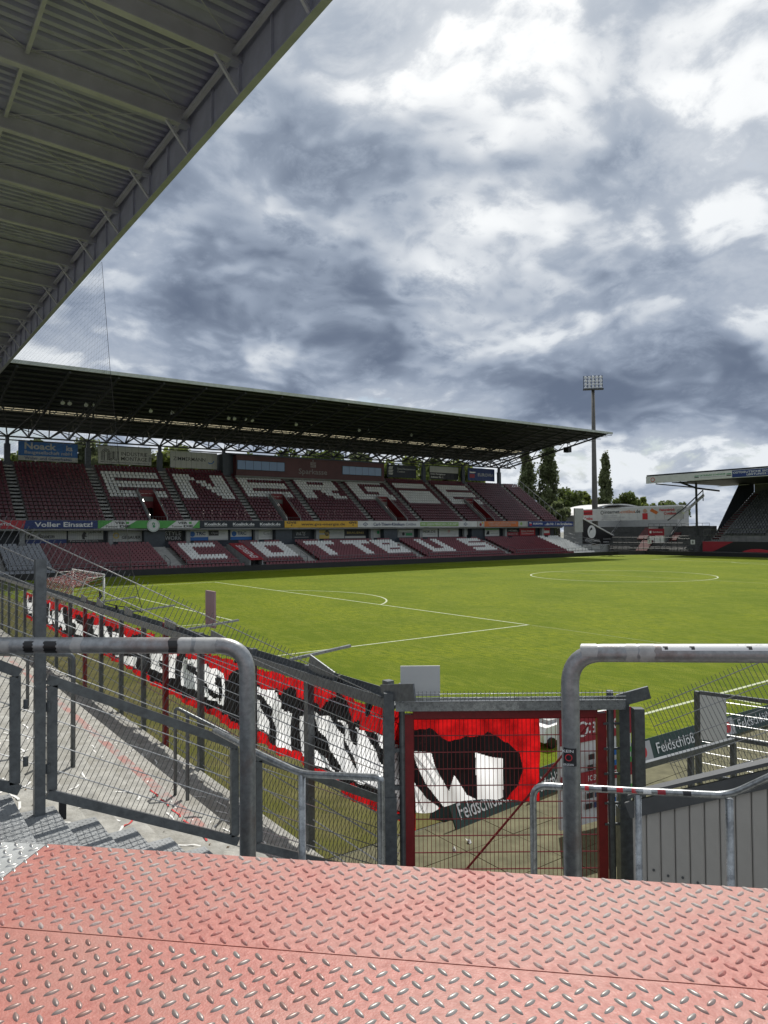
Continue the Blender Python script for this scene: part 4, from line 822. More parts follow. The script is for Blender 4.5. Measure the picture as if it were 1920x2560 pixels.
# ------------------------------------------------------------------ goal
gl = empty('goal', (0, 0, 0), 'white goal with red and white net behind the near fence', 'goal')
for s in (-1, 1): MB().tube([(0, 3.72*s, 0), (0, 3.72*s, 2.5)], .06, 10).build('post', K['white_paint'], gl, smooth=True)
MB().tube([(0, -3.78, 2.5), (0, 3.78, 2.5)], .06, 10).build('crossbar', K['white_paint'], gl, smooth=True)
for s in (-1, 1): MB().tube([(-.05, 3.72*s, 2.4), (-.9, 3.72*s, 2.36), (-1.9, 3.6*s, .1)], .025, 6).build('net_support', K['white_paint'], gl)
MB().tube([(-1.9, -3.6, .05), (-1.9, 3.6, .05)], .03, 6).build('ground_bar', K['white_paint'], gl)
def gnet(v): # section of the net from crossbar back to ground, sagging
    if v < .4: return Vector((-1.5*v/.4, 0, 2.48-.55*math.sin(v/.4*1.5)))
    w = (v-.4)/.6; return Vector((-1.5-.4*w-.5*math.sin(w*3.14)*.6, 0, 1.93*(1-w)+.05))
for mi, nm in ((0, 'net_red'), (1, 'net_white')):
    g = MB()
    for i in range(62):
        if i % 2 != mi: continue
        y = -3.68+7.36*i/61
        g.tube([gnet(k/10)+Vector((0, y, .07*math.sin(i*.7+k))) for k in range(11)], .011, 3, cap=False)
    for k in range(34):
        if k % 2 != mi: continue
        v = k/33; g.tube([gnet(v)+Vector((0, -3.68+7.36*q/12, .07*math.sin(q*3.5+v*9))) for q in range(13)], .011, 3, cap=False)
    for s in (-1, 1):
        for k in range(16):
            if k % 2 != mi: continue
            z = .1+2.2*k/15; g.tube([(-.05, 3.7*s, z), (-1.5-(.4 if z < 1.9 else 0), 3.62*s, z*.86)], .010, 3, cap=False)
    g.build('net', K[nm], gl, fix=False, kind='stuff')
# ------------------------------------------------------------------ near standing terrace (left) and its stair
mk('terrace_conc', (.34, .336, .31), .85, var=.35, scale=5, bump=.5, bscale=30, tex='World', stain=(.22, .213, .185), sscale=1.6, smin=.48, smax=.66)
mk('tread', (.27, .285, .295), .5, metal=.25, var=.25, scale=5, tex='World'); mk('kerb_red', (.34, .17, .15), .85, var=.3, scale=5, tex='World', stain=(.30, .29, .275), sscale=2.5, smin=.42, smax=.56)
te = empty('standing_terrace', (-10, -10, 0), 'grey concrete standing terrace behind the left fence', 'terrace')
def zf(x): return .52*(-x-4.95)
for k in range(44):
    x = -5.75-.36*k; MB().box(x-.365, x, -37.95, 34, zf(x)-.5, zf(x)+.0).build('step', K['terrace_conc'], te)
for k in (4,): x = -5.75-.36*k; MB().box(x-.30, x-.06, -36.8, 34, zf(x)+.004, zf(x)+.010).build('painted_band', K['kerb_red'], te)
MB().box(-5.74, -5.58, -37.9, 34, -.1, .34).build('kerb', K['terrace_conc'], te)
sf = empty('stair_flight', (-9, -40, 0), 'metal checker plate stair beside the left mesh fence', 'stairs')
lens = MB(); lens.add([(-.016, 0, 0), (-.006, -.004, .0025), (.006, -.004, .0025), (.016, 0, 0), (.006, .004, .0025), (-.006, .004, .0025), (-.006, 0, .0045), (.006, 0, .0045)], [(0, 1, 6), (1, 2, 7, 6), (2, 3, 7), (3, 4, 7), (4, 5, 6, 7), (5, 0, 6)])
def lens_at(b, p, ux, uy, ang, s=1.):
    c, sn = math.cos(ang), math.sin(ang); nz = ux.cross(uy)
    b.add([p+(ux*(v[0]*c-v[1]*sn)+uy*(v[0]*sn+v[1]*c))*s+nz*v[2]*s for v in lens.v], lens.f)
TX = []
for k in range(22):
    x = -5.72-.36*k; z = .52*(-x-4.78); TX.append((x, z))
    MB().box(x-.37, x, -41.9, -38.02, z-.03, z).build('tread', K['tread'], sf)
    MB().box(x-.012, x-.004, -41.9, -38.02, z-.187, z-.031).build('riser', K['tread'], sf)
lb = MB()
for k in range(5, 15):
    x, z = TX[k]; i = 0; yy = -38.06
    while yy > -41.3:
        j = 0; xx = x-.02
        while xx > x-.35:
            lens_at(lb, Vector((xx, yy, z+.0005)), Vector((1, 0, 0)), Vector((0, 1, 0)), (.785 if (i+j) % 2 else -.785), .8); xx -= .036; j += 1
        yy -= .036; i += 1
lb.build('raised_pattern', K['tread'], sf, fix=False, kind='stuff')
# ------------------------------------------------------------------ mesh fences
def wiremesh(name, o, u, v, lu, lv, parent, su=.05, sv=.2, r=.003, m='wire', over=.03):
    b = MB(); o = Vector(o); u = Vector(u).normalized(); v = Vector(v).normalized(); n = u.cross(v)
    for i in range(int(lu/su)+1): b.tube([o+u*(i*su)-v*.0, o+u*(i*su)+v*(lv+over)], r, 4, cap=False)
    for j in range(int(lv/sv)+1):
        for s in (-1, 1): b.tube([o+v*(j*sv)+n*(s*r*2), o+u*lu+v*(j*sv)+n*(s*r*2)], r*1.45, 5, mi=1, cap=False)
    return b.build(name, [K[m], K['wire_rod_glint' if m == 'wire' else m]], parent, fix=False, kind='stuff')
lf = empty('side_fence', (-8, -38.1, 0), 'sloping mesh fence with framed panels along the left stair', 'fence')
SU = Vector((-1, 0, .52)).normalized(); SV = Vector((.52, 0, 1)).normalized(); YF = -38.1
o_ = Vector((-5.62, YF, .55)); wiremesh('wire_mesh', o_, SU, SV, 8.2, 2.03, lf, r=.0032)
def frame(pts, w, th, name, m, parent):
    pts = [Vector(p) for p in pts]
    for i in range(len(pts)):
        a, b = pts[i], pts[(i+1) % len(pts)]; d = (b-a).normalized()*(w/2 if i % 2 == 0 else -w/2); MB().bar(a-d, b+d, th, w, up=(0, 0, 1) if abs((b-a).normalized().z) < .9 else (1, 0, 0)).build(name, K[m], parent)
for F in (((-9.36, 3.52), (-7.6, 2.63), (-7.6, 1.64), (-9.36, 2.50)), ((-7.33, 2.45), (-5.72, 1.63), (-5.72, .72), (-7.33, 1.50)), ((-11.6, 4.70), (-9.66, 3.64), (-9.66, 2.62), (-11.6, 3.62))):
    frame([(x, YF-.03, z) for x, z in F], .085, .045, 'panel_frame', 'galv_dark', lf)
for x, z0, z1 in ((-9.47, 2.3, 4.62), (-7.47, 1.3, 3.55), (-11.7, 3.4, 5.6)): MB().box(x-.045, x+.045, YF-.11, YF-.035, z0, z1).build('post', K['galv_dark'], lf)
for i, (x, z) in enumerate(((-9.40, 3.3), (-9.40, 2.75), (-7.53, 2.4), (-7.53, 1.8), (-9.58, 3.35), (-9.58, 2.85))): MB().tube([(x, YF-.07, z-.04), (x, YF-.07, z+.04)], .022, 8).build('hinge', K['galv_dark'], lf)
MB().box(-9.30, -9.24, YF-.05, YF-.02, 2.26, 2.42).build('latch_bolt', K['black_wall'], lf)
# front fence on the pitch side of the terrace, running away along the goal line
ff = empty('front_fence', (-5.5, -20, 0), 'tall grey fence with cable tray and fan banner along the terrace front', 'fence')
XF = -5.5
for i, y in enumerate([-38.0, -36.05, -34.2, -31.9, -29.9, -28.4, -26.6, -24.7, -22.9, -21, -19, -17, -15, -13, -11, -9, -7, -5, -3, -1, 1, 3, 5, 7, 9, 11, 13]):
    MB().box(XF-.05, XF+.05, y-.055, y+.055, 0, 2.9 if i else 3.0).build('post', K['red_paint' if i in (4, 8) else 'galv_dark'], ff)
tr = MB(); tr.box(XF-.16, XF+.16, -38.2, 14, 2.70, 2.74); tr.box(XF-.16, XF-.15, -38.2, 14, 2.74, 2.84); tr.box(XF+.15, XF+.16, -38.2, 14, 2.74, 2.84); tr.build('cable_tray', K['galv_dark'], ff)
wiremesh('wire_mesh', (XF, -38, .1), (0, 1, 0), (0, 0, 1), 34, 2.55, ff, su=.1, sv=.3, r=.0035)
for y, l, tilt in ((-36.6, .7, .25), (-38.35, .6, -.2), (-33, .8, .1), (-30.5, .8, .1), (-27.6, .9, .1), (-25.0, .7, .2), (-23.2, .7, .1)):
    b = MB(); b.bar((XF-.1, y-.3, 2.92-tilt*.3), (XF-.1, y+.35, 2.92+tilt*.3), .02, .2); b.build('tray_lid', K['galv_dark'], ff)
for y in (-35.5, -31.2, -27.3, -24.2):
    b = MB(); b.bar((XF, y, 2.9), (XF+1.15, y+.1, 2.98), .05, .04); b.build('net_arm', K['galv'], ff)
b = MB(); b.box(XF+.9, XF+.94, -30.4, -29.9, 2.75, 3.55); b.build('notice_plate', K['sg_pink'], ff)
mk('tape_black', (.012, .012, .013), .4); mk('tape_grey', (.36, .365, .36), .5, var=.3, scale=20)
for y, z in ((-36.9, 2.75), (-37.6, 2.6), (-33.6, 2.7), (-26.2, 2.85), (-24.6, 3.1)):
    b = MB(); b.tube([(XF-.05, y, z-.12), (XF+.02, y+.04, z), (XF-.03, y-.02, z+.14)], [.02, .05, .02], 6); b.build('cable_tie_wrap', K['tape_black'], ff)
tub = [Vector((XF+.9, -24.6+.8, 3.2))]
b = MB(); b.tube([at_x(*z5(*p), XF+.2) for p in ((500, 345), (680, 330), (760, 350), (850, 360), (920, 392))], .014, 5); b.build('cable', K['tape_black'], ff)
# fan banners: one cloth, printed red, black and white
def inside(p, poly):
    c = False; n = len(poly)
    for i in range(n):
        (x1, y1), (x2, y2) = poly[i], poly[(i+1) % n]
        if (y1 > p[1]) != (y2 > p[1]) and p[0] < (x2-x1)*(p[1]-y1)/(y2-y1)+x1: c = not c
    return c
def banner(name, label, P, nu, nv, paint):
    b = MB()
    for j in range(nv+1):
        for i in range(nu+1): b.v.append(tuple(P(i/nu, j/nv)))
    for j in range(nv):
        for i in range(nu):
            m = paint((i+.5)/nu, (j+.5)/nv)
            if m is not None: b.f.append((j*(nu+1)+i, j*(nu+1)+i+1, (j+1)*(nu+1)+i+1, (j+1)*(nu+1)+i)); b.m.append(m)
    return b.build(name, [K['red_cloth'], K['black_cloth'], K['white_cloth']], smooth=True, fix=False, label=label, cat='banner')
def k1(x, y): return (560+x*.50633, 1640+y*.50633)
def k2(x, y): return (x*.38577, 1440+y*.38577)
def fz(p): q = at_x(*p, XF+.14); return (q.y, q.z)
def polys(kf, st): return [[fz(kf(s[i], s[i+1])) for i in range(0, len(s), 2)] for s in st]
WHITE = polys(k1, ((150, 150, 300, 205, 328, 250, 328, 470, 260, 440, 150, 330), (362, 300, 440, 275, 520, 305, 600, 338, 700, 370, 800, 400, 860, 430, 860, 720, 800, 690, 690, 640, 560, 585, 480, 553, 362, 480)))
WHITE += polys(k2, ((955, 503, 1132, 508, 1132, 668, 1060, 645, 1000, 605), (1172, 530, 1290, 545, 1440, 630, 1452, 862, 1380, 818, 1300, 770, 1172, 705), (738, 510, 890, 530, 896, 595, 820, 575), (588, 318, 692, 323, 705, 402, 640, 402), (738, 358, 825, 392, 800, 402, 735, 402), (458, 275, 548, 338, 548, 395, 490, 372), (333, 222, 412, 248, 416, 335, 340, 305), (175, 165, 215, 180, 212, 250, 178, 235), (125, 135, 143, 140, 143, 180, 122, 170)))
INK = polys(k1, ((148, 190, 180, 195, 232, 300, 268, 380, 262, 440, 232, 440, 205, 320), (235, 165, 335, 150, 335, 285, 300, 270, 262, 215), (365, 240, 445, 285, 510, 430, 568, 590, 520, 560, 470, 470, 395, 372), (515, 300, 562, 325, 645, 500, 668, 575, 640, 540, 590, 420), (608, 338, 655, 362, 662, 450, 640, 425), (698, 365, 742, 385, 805, 520, 830, 620, 795, 590, 750, 500), (845, 540, 870, 540, 870, 590, 845, 590)))
INK += polys(k2, ((1205, 552, 1240, 570, 1300, 650, 1398, 790, 1370, 800, 1330, 730, 1240, 625), (1388, 640, 1425, 655, 1420, 760, 1405, 830, 1380, 700), (1020, 540, 1050, 560, 1075, 640, 1050, 640)))
for i in range(14): y = -19.5+1.05*i; WHITE.append([(y, 1.6), (y+.35, 1.55), (y+.5, 2.3), (y+.1, 2.35)])
def ledge(y, s): return .04*math.sin(y*4.1+s)+.025*math.sin(y*9.3+2*s)+.01*math.sin(y*23+s)
TOPL = sorted([fz(k1(*p)) for p in ((150, 52), (330, 98), (500, 148), (640, 212), (700, 245), (850, 270))]+[fz(k2(*p)) for p in ((280, 150), (430, 195), (560, 232), (690, 278), (890, 340), (1000, 385), (1320, 500))])
BOTL = sorted([fz(k1(*p)) for p in ((150, 425), (310, 498), (490, 625), (735, 775), (850, 810))]+[fz(k2(*p)) for p in ((560, 470), (800, 575), (970, 695), (1130, 795), (1450, 945))])
def lerpl(L_, y):
    if y <= L_[0][0]: return L_[0][1]
    for (a, za), (b_, zb_) in zip(L_, L_[1:]):
        if y <= b_: return za+(zb_-za)*(y-a)/(b_-a)
    return L_[-1][1]
YB0, YB1 = -38.3, -12.
def bp(u, v):
    y = YB0+(YB1-YB0)*u**1.7; top = lerpl(TOPL, y)+.022*math.sin(y*7)+.012*math.sin(y*19); bot = lerpl(BOTL, y)+.02*math.sin(y*3.3)+.012*math.sin(y*13)
    return Vector((XF+.16+.035*math.sin(y*6+v*2)+.02*math.sin(y*17+v*5)+.025*math.sin(v*7+y)+.02*math.sin(y*31+v*3)*v, y, bot+(top-bot)*v))
def bpaint(u, v):
    p = bp(u, v); y, z = p.y, p.z
    if any(inside((y, z), w) for w in WHITE): return 1 if any(inside((y, z), w) for w in INK) else 2
    if v > .80+ledge(y, 1)*1.8+.05*math.sin(y*2.2): return 0
    if v < .12+ledge(y, 3)*.8: return 0
    return 1
banner('fan_banner', 'long red, black and white fan banner tied along the terrace fence', bp, 1000, 56, bpaint)
# ------------------------------------------------------------------ gate in the corner
GA, GB = at_d(*z6(1175, 500), 8.6), at_d(*z7(838, 470), 8.6); GA.z = GB.z = 0
gu = (GB-GA).normalized(); gw = (GB-GA).length; gn = Vector((-gu.y, gu.x, 0))
def gpt(p, d=.14): # line of sight -> position on the gate's plane
    r = ray(*p); return CAM+r*((GA+gn*d-CAM).dot(gn)/r.dot(gn))
def guv(p, d=.14): q = gpt(p, d)-GA; return (q.dot(gu), q.z)
ZG = guv(k1(1200, 284), 0)[1]; ZT0 = guv(k1(1200, 258), 0)[1]; ZT1 = guv(k1(1200, 208), 0)[1]
ga = empty('pitch_gate', GA+gu*gw/2, 'red framed mesh gate at the bottom of the corner', 'gate')
def g_(a, z, d=0.): return GA+gu*a+gn*d+Vector((0, 0, z))
for a, b_ in ((g_(.04, .08), g_(.04, ZG)), (g_(gw-.06, .08), g_(gw-.06, ZG))): MB().bar(a, b_, .11, .08, up=gn).build('frame_post', K['red_paint'], ga)
for z in (.12, ZG): MB().bar(g_(.09, z), g_(gw-.11, z), .08, .10).build('frame_rail', K['red_paint'], ga)
wiremesh('wire_mesh', g_(.1, .16), gu, (0, 0, 1), gw-.22, ZG-.2, ga, su=.0505, sv=.2, r=.0032, m='red_paint', over=0)
MB().tube([g_(.25, .2, .03), g_(gw-.2, ZG-.15, .03)], .014, 6).build('diagonal_brace', K['red_paint'], ga)
MB().box(GA.x, GA.x+.01, GA.y, GA.y+.01, 1.1, 1.11).build('keyhole', K['black_wall'], ga) if 0 else None
tg2 = empty('gate_tray', g_(gw/2, 2.75), 'galvanised cable tray carried over the red gate', 'cable tray')
b = MB(); b.bar(g_(-.12, ZT0+.015), g_(gw+.2, ZT0+.015), .26, .03); b.bar(g_(-.12, (ZT0+ZT1)/2+.01, -.125), g_(gw+.2, (ZT0+ZT1)/2+.01, -.125), .012, ZT1-ZT0-.02); b.bar(g_(-.12, (ZT0+ZT1)/2, .125), g_(gw+.2, (ZT0+ZT1)/2, .125), .012, ZT1-ZT0-.04); b.build('tray', K['galv'], tg2)
wiremesh('tray_mesh', g_(-.1, ZT1, -.15), gu, (0, 0, 1), gw+.3, .09, tg2, su=.05, sv=.045, r=.0025)
so_ = guv(k1(872, 200), -.1); hoard('blank_sign', 'blank pale grey plate standing on the tray over the gate', 'sign', g_(so_[0], so_[1], -.1), gu, .475, guv(k1(900, 50), -.1)[1]-so_[1], 'sg_plate', th=.02)
def post(name, label, a, d, z0, z1, w, shape='box', m='galv_dark', cat='post'):
    p = g_(a, 0, d); b = MB()
    if shape == 'box': b.bar(p+Vector((0, 0, z0)), p+Vector((0, 0, z1)), w, w, up=gn)
    else: b.tube([p+Vector((0, 0, z0)), p+Vector((0, 0, z1))], w/2, 10)
    return b.build(name, K[m], label=label, cat=cat)
aL = guv(k1(817, 500), -.05)[0]; pl = post('gate_post', 'thick square steel post left of the red gate', aL, -.05, 0, guv(k1(817, 180), -.05)[1], .125)
for z in (2.2, 1.75, 1.4): MB().bar(g_(aL+.06, z, -.02), g_(-.05, z, -.02), .05, .05).build('hinge_arm', K['galv_dark'], pl)
b = MB(); b.bar(g_(aL, 0, -.05), g_(aL, guv(k1(817, 690), -.05)[1], -.05), .165, .16, up=gn); b.build('post_casing', K['galv_dark'], pl)
post('drop_bolt_post', 'slim round post between gate and left square post', guv(k1(880, 500), -.03)[0], -.03, 0, guv(k1(880, 135), -.03)[1], .075, 'round', 'galv_dark')
aR = guv(z7(926, 600), 0)[0]; zR = guv(z7(926, 400), 0)[1]
prr = post('gate_post', 'thick square steel post right of the red gate', aR, 0, 0, zR, .125)
MB().bar(g_(aR+.01, 0), g_(aR+.01, guv(z7(926, 925), 0)[1]), .17, .16, up=gn).build('post_casing', K['galv_dark'], prr)
l0, l1 = gpt(z7(900, 388), -.05), gpt(z7(1058, 345), -.05); MB().bar(l0, l1, .03, .15).build('tray_lid', K['galv_dark'], prr)
for z in (2.5, 2.2, 1.9, 1.55, 1.3): MB().bar(g_(aR-.25, z, -.04), g_(aR-.03, z, -.04), .025, .025).build('hinge_arm', K['galv_dark'], prr)
post('latch_post', 'slim round post between gate and right square post', guv(z7(860, 600), 0)[0], -.02, 0, guv(z7(860, 335), 0)[1], .085, 'round', 'galv_dark')
post('channel_post', 'open channel post at the foot of the right mesh fence', guv(z7(1003, 600), -.25)[0], -.25, 0, guv(z7(1003, 425), -.25)[1], .12)
# banner tied behind the gate
def gp_(st): return [[guv(k1(s[i], s[i+1])) for i in range(0, len(s), 2)] for s in st]
GWHITE = gp_(((836, 425, 908, 440, 908, 770, 836, 760), (930, 472, 1022, 474, 1042, 545, 1112, 672, 1135, 700, 1082, 738, 1000, 640, 958, 555), (905, 610, 935, 620, 1000, 700, 1062, 746, 1030, 775, 905, 775), (1140, 596, 1200, 690, 1245, 705, 1180, 730, 1082, 742, 1110, 675), (1240, 478, 1377, 502, 1377, 692, 1310, 715, 1248, 712, 1246, 600)))
CRV = gp_(((908, 368, 1010, 368, 1080, 412, 1140, 402, 1200, 395, 1300, 388, 1400, 420, 1460, 480, 1480, 560, 1455, 640, 1400, 695, 1370, 715, 1240, 725, 1080, 760, 1010, 745, 908, 640),))[0]
BOTG = sorted(guv(k1(*p)) for p in ((830, 765), (905, 768), (1030, 766), (1080, 742), (1240, 708), (1380, 702), (1500, 722), (1560, 722)))
U0, U1 = guv(k1(836, 300))[0], guv(k1(1556, 300))[0]; V1 = guv(k1(1100, 292))[1]
Vb = lambda u: lerpl(BOTG, u)
def gbp(u, v):
    a = U0+(U1-U0)*u; bt = Vb(a); z = bt+(V1+.02*math.sin(a*9)-bt)*v; return g_(a, z, .14+.03*math.sin(a*7+z*2)+.015*math.sin(a*19+z*5)+.02*math.sin(z*8))
def gpaint(u, v):
    a = U0+(U1-U0)*u; bt = Vb(a); z = bt+(V1-bt)*v
    if any(inside((a, z), w) for w in GWHITE): return 2
    if inside((a, z+ledge(a*2, 2)*.6), CRV): return 1
    return 0
banner('fan_banner', 'fan banner with black and white letter tied behind the red gate', gbp, 210, 120, gpaint)
# ------------------------------------------------------------------ right of the gate
rf = empty('side_fence', (-3.7, -43, 0), 'sloping mesh fence rising to the right of the gate', 'fence')
XR = -3.72; RU = Vector((0, -1, .55)).normalized(); RV = Vector((0, .55, 1)).normalized()
tp0 = at_x(*z7(1035, 415), XR); o_ = tp0-RV*2.03
wiremesh('wire_mesh', o_, RU, RV, 6.5, 2.03, rf, r=.003)
for s in (2.5, 5.0): p = tp0+RU*s; MB().box(XR+.03, XR+.09, p.y-.04, p.y+.04, 0, p.z-.1).build('post', K['galv_dark'], rf)
# clad plinth
mk('cladding', (.42, .405, .38), .55, metal=.1, var=.12, scale=2); mk('capping', (.10, .105, .11), .5, metal=.3, var=.2, scale=4)
cb = empty('clad_plinth', (-4.9, -41.9, 0), 'grey sheet clad plinth at the lower right corner', 'plinth')
C0 = at_d(*z7(972, 900), 6.1); C1 = at_d(*z7(1700, 735), 5.5); C0.z = 0; zc0 = at_d(*z7(972, 905), 6.1).z; zc1 = at_d(*z7(1700, 735), 5.5).z; C1.z = 0
C2 = C1+(C1-C0)*1.2; zc2 = zc1+(zc1-zc0)*1.2; cu = (C2-C0).normalized(); cl_ = (C2-C0).length; cn_ = Vector((cu.y, -cu.x, 0)); 
if cn_.dot(CAM-C0) < 0: cn_ = -cn_
npan = max(14, int(cl_/.115)); pwid = cl_/npan; back = -cn_*1.6
def zc_(a): return zc0+(zc2-zc0)*a/cl_
for i in range(npan):
    a0, a1 = i*pwid, (i+1)*pwid
    b = MB(); q0 = C0+cu*(a0+.002); q1 = C0+cu*(a1-.002)
    b.add([q0+cn_*0, q0+cn_*.012+cu*.01, q1+cn_*.012-cu*.01, q1, q0+Vector((0, 0, zc_(a0)-.12)), q0+cn_*.012+cu*.01+Vector((0, 0, zc_(a0)-.12)), q1+cn_*.012-cu*.01+Vector((0, 0, zc_(a1)-.12)), q1+Vector((0, 0, zc_(a1)-.12))], [(0, 1, 5, 4), (1, 2, 6, 5), (2, 3, 7, 6)])
    pnl = b.build('cladding_panel', K['cladding'], cb)
    for z in (.55, 1.25, 1.95):
        sc = MB(); c = C0+cu*(a0+pwid*.5)+cn_*.012+Vector((0, 0, z+.02*random.random())); sc.tube([c, c+cn_*.008], .011, 6); sc.build('screw', K['capping'], pnl)
b = MB(); b.prism([C0-cn_*.02, C2-cn_*.02, C2-cn_*.02+Vector((0, 0, zc2-.1)), C0-cn_*.02+Vector((0, 0, zc0-.1))], -cn_*.01); b.build('core', K['capping'], cb)
b = MB(); b.bar(C0+cn_*.02+Vector((0, 0, zc0-.06))-cu*.03, C2+cn_*.02+Vector((0, 0, zc2-.06)), .04, .13); b.prism([C0+cn_*.04+Vector((0, 0, zc0+.04))-cu*.03, C2+cn_*.04+Vector((0, 0, zc2+.04)), C2-cn_*.12+Vector((0, 0, zc2+.04)), C0-cn_*.12+Vector((0, 0, zc0+.04))-cu*.03], Vector((0, 0, .03))); b.build('capping', K['capping'], cb)
# tubular rails in the foreground
def rail(name, label, pts, r, rad, m='galv', n=16, group=None):
    b = MB(); b.tube(rounded(pts, rad, 10), r, n); return b.build(name, K[m], smooth=True, label=label, cat='handrail')
mk('galv_rust', (.30, .315, .325), .42, metal=.5, var=.28, scale=40, bump=.05, bscale=80, stain=(.20, .145, .13), sscale=4.5, smin=.5, smax=.72)
L0 = at_d(-420, 1612, 2.72); L1 = at_d(618, 1614, 2.66); Lb = L1.copy(); Lb.z = 2.2
hl = rail('handrail', 'thick galvanised handrail with tape scraps on the left', [Vector((L0.x, L0.y, 2.6)), L0, L1, Lb], .0302, .11, 'galv_rust', 24)
Rb = at_d(1432, 1700, 2.42); R1 = at_d(1424, 1632, 2.42); Rb = R1.copy(); Rb.z = 2.2; R2 = at_d(2150, 1634, 2.2)
hr = rail('handrail', 'thick galvanised handrail with stickers on the right', [Rb, R1, R1+(R2-R1)*1.7, Vector((*(R1+(R2-R1)*1.7).xy, 2.2))], .0302, .11, 'galv_rust', 24)
def wrap(parent, a, b, s0, s1, r, m, a0=0., a1=6.2832, nm='tape', wob=.0):
    a = Vector(a); b = Vector(b); d = (b-a).normalized(); L_ = (b-a).length; u = Vector((0, 0, 1))-d*d.z; u.normalize(); v = d.cross(u); q = MB(); n = 14
    ring = lambda s: [a+d*(s*L_+wob*math.sin(k*1.7+s*40))+(u*math.cos(a0+(a1-a0)*k/n)+v*math.sin(a0+(a1-a0)*k/n))*r for k in range(n+1)]
    A = ring(s0); B = ring(s1); q.add(A+B, [(k, k+1, n+2+k, n+1+k) for k in range(n)]); return q.build(nm, K[m], parent, smooth=True, fix=False)
def sL(px): return ((px+420)/(618+420))
fa = math.pi/2      # angle facing the viewer is about a quarter turn from the top
vdir = 1 if (L1-L0).normalized().cross(Vector((0, 0, 1))).dot(CAM-L1) > 0 else -1
lo, hi = (-.3, 1.9) if Vector((0, 0, 1)).cross((L1-L0).normalized()).dot(Vector((0,0,0))) is None else (.55, 2.4)
def front(a, b):
    d = (Vector(b)-Vector(a)).normalized(); u = Vector((0, 0, 1))-d*d.z; v = d.cross(u.normalized()); return 1 if v.dot(CAM-Vector(a)) > 0 else -1
sg = front(L0, L1)
for x0, x1, a0, a1, m in ((15, 38, .9, 2.5, 'tape_grey'), (74, 97, .9, 2.6, 'tape_black'), (124, 155, .9, 2.9, 'tape_black'), (190, 216, 0, 6.2832, 'tape_grey'), (430, 452, 0, 6.2832, 'tape_black'), (454, 485, 0, 6.2832, 'tape_grey'), (495, 545, 0, 6.2832, 'tape_grey')):
    wrap(hl, L0, L1, sL(x0), sL(x1), .0309, m, a0*sg, a1*sg, wob=.003)
wrap(hl, L1, Lb, .09, .13, .0309, 'tape_grey', 0, 6.2832, wob=.006)
def sR(px): return (px-1424)/(2150-1424)
sg = front(R1, R2)
for x0, x1, a0, a1, m in ((1455, 1500, 0, 6.28, 'tape_grey'), (1575, 1605, 0, 6.28, 'tape_grey'), (1610, 1650, -.2, 2.8, 'tape_grey')): wrap(hr, R1, R2, sR(x0), sR(x1), .0309, m, a0*sg, a1*sg, wob=.003)
wrap(hr, R1, R2, sR(1668), sR(1990), .0307, 'tx_white', .55*sg, 1.15*sg, 'sticker_strip')
for x in (1675, 1743, 1884): wrap(hr, R1, R2, sR(x), sR(x+9), .0311, 'tx_dark', .62*sg, 1.05*sg, 'print_mark'); wrap(hr, R1, R2, sR(x-4), sR(x+3), .0311, 'tx_dark', .62*sg, .8*sg, 'print_mark')
# round sticker on the right post
p0 = Vector((Rb.x, Rb.y, at_d(1411, 1885, 2.42).z)); tocam = (CAM-p0); tocam.z = 0; tocam.normalize(); su_ = Vector((-tocam.y, tocam.x, 0))
if su_.dot(RT) < 0: su_ = -su_
stk = MB()
for i in range(6):
    a0, a1 = -.95+.26*i, -.95+.26*(i+1)
    pa = [p0+(tocam*math.cos(a)+su_*math.sin(a))*.0307 for a in (a0, a1)]; stk.quad(pa[0]+Vector((0, 0, -.03)), pa[1]+Vector((0, 0, -.03)), pa[1]+Vector((0, 0, .03)), pa[0]+Vector((0, 0, .03)))
stk.build('sticker', K['tx_dark'], hr, fix=False)
o_s = p0+tocam*.0335-su_*.020; text('KEIN', hr, o_s, su_, UZ, -.008, .017, .036, .009, K['tx_white']); text('VERGESSEN', hr, o_s, su_, UZ, -.008, -.027, .036, .007, K['tx_white'])
q = MB(); disc(q, p0+tocam*.0336-su_*.008, .012, su_, UZ, 16, 0, .009); q.build('sticker_ring', K['tx_red'], hr, fix=False)
# lower rails
P = [at_d(*z6(-60, 690), 6.0), at_d(*z6(245, 850), 5.5), at_d(*z6(505, 972), 5.15), at_d(*z6(985, 995), 4.75)]; Pe = at_d(*z6(1018, 1030), 4.72); Pe.z = 0.4
ll = rail('handrail', 'lower bent handrail beside the left stair', P+[Vector((Pe.x, Pe.y, P[3].z)), Pe], .024, .1)
b = MB(); q = P[2].copy(); q.z = .6; b.tube([P[2], q], .026, 10); b.build('upright', K['galv'], ll, smooth=True)
b = MB(); q = at_d(*z6(1018, 1290), 4.69); 
Q0 = at_d(*z7(468, 830), 5.0); Q0b = Q0.copy(); Q0b.z = .3; Q1 = at_d(*z7(470, 815), 5.0); Q2 = at_d(*z7(1000, 845), 4.85); Q3 = at_d(*z7(1462, 868), 4.7); Q4 = at_d(*z7(1740, 740), 4.5)
lr = rail('handrail', 'lower bent handrail with small stickers on the right', [Q0b, Q1, Q2, Q3, Q4, Q4+(Q4-Q3)*1.2, Vector((*(Q4+(Q4-Q3)*1.2).xy, 1.2))], .024, .1)
for q, w in ((Q2, .024), (Q3, .026)): q2 = q.copy(); q2.z = .3; b = MB(); b.tube([q-Vector((0, 0, .02)), q2], w, 10); b.build('upright', K['galv'], lr, smooth=True)
dq = (Q2-Q1).normalized()
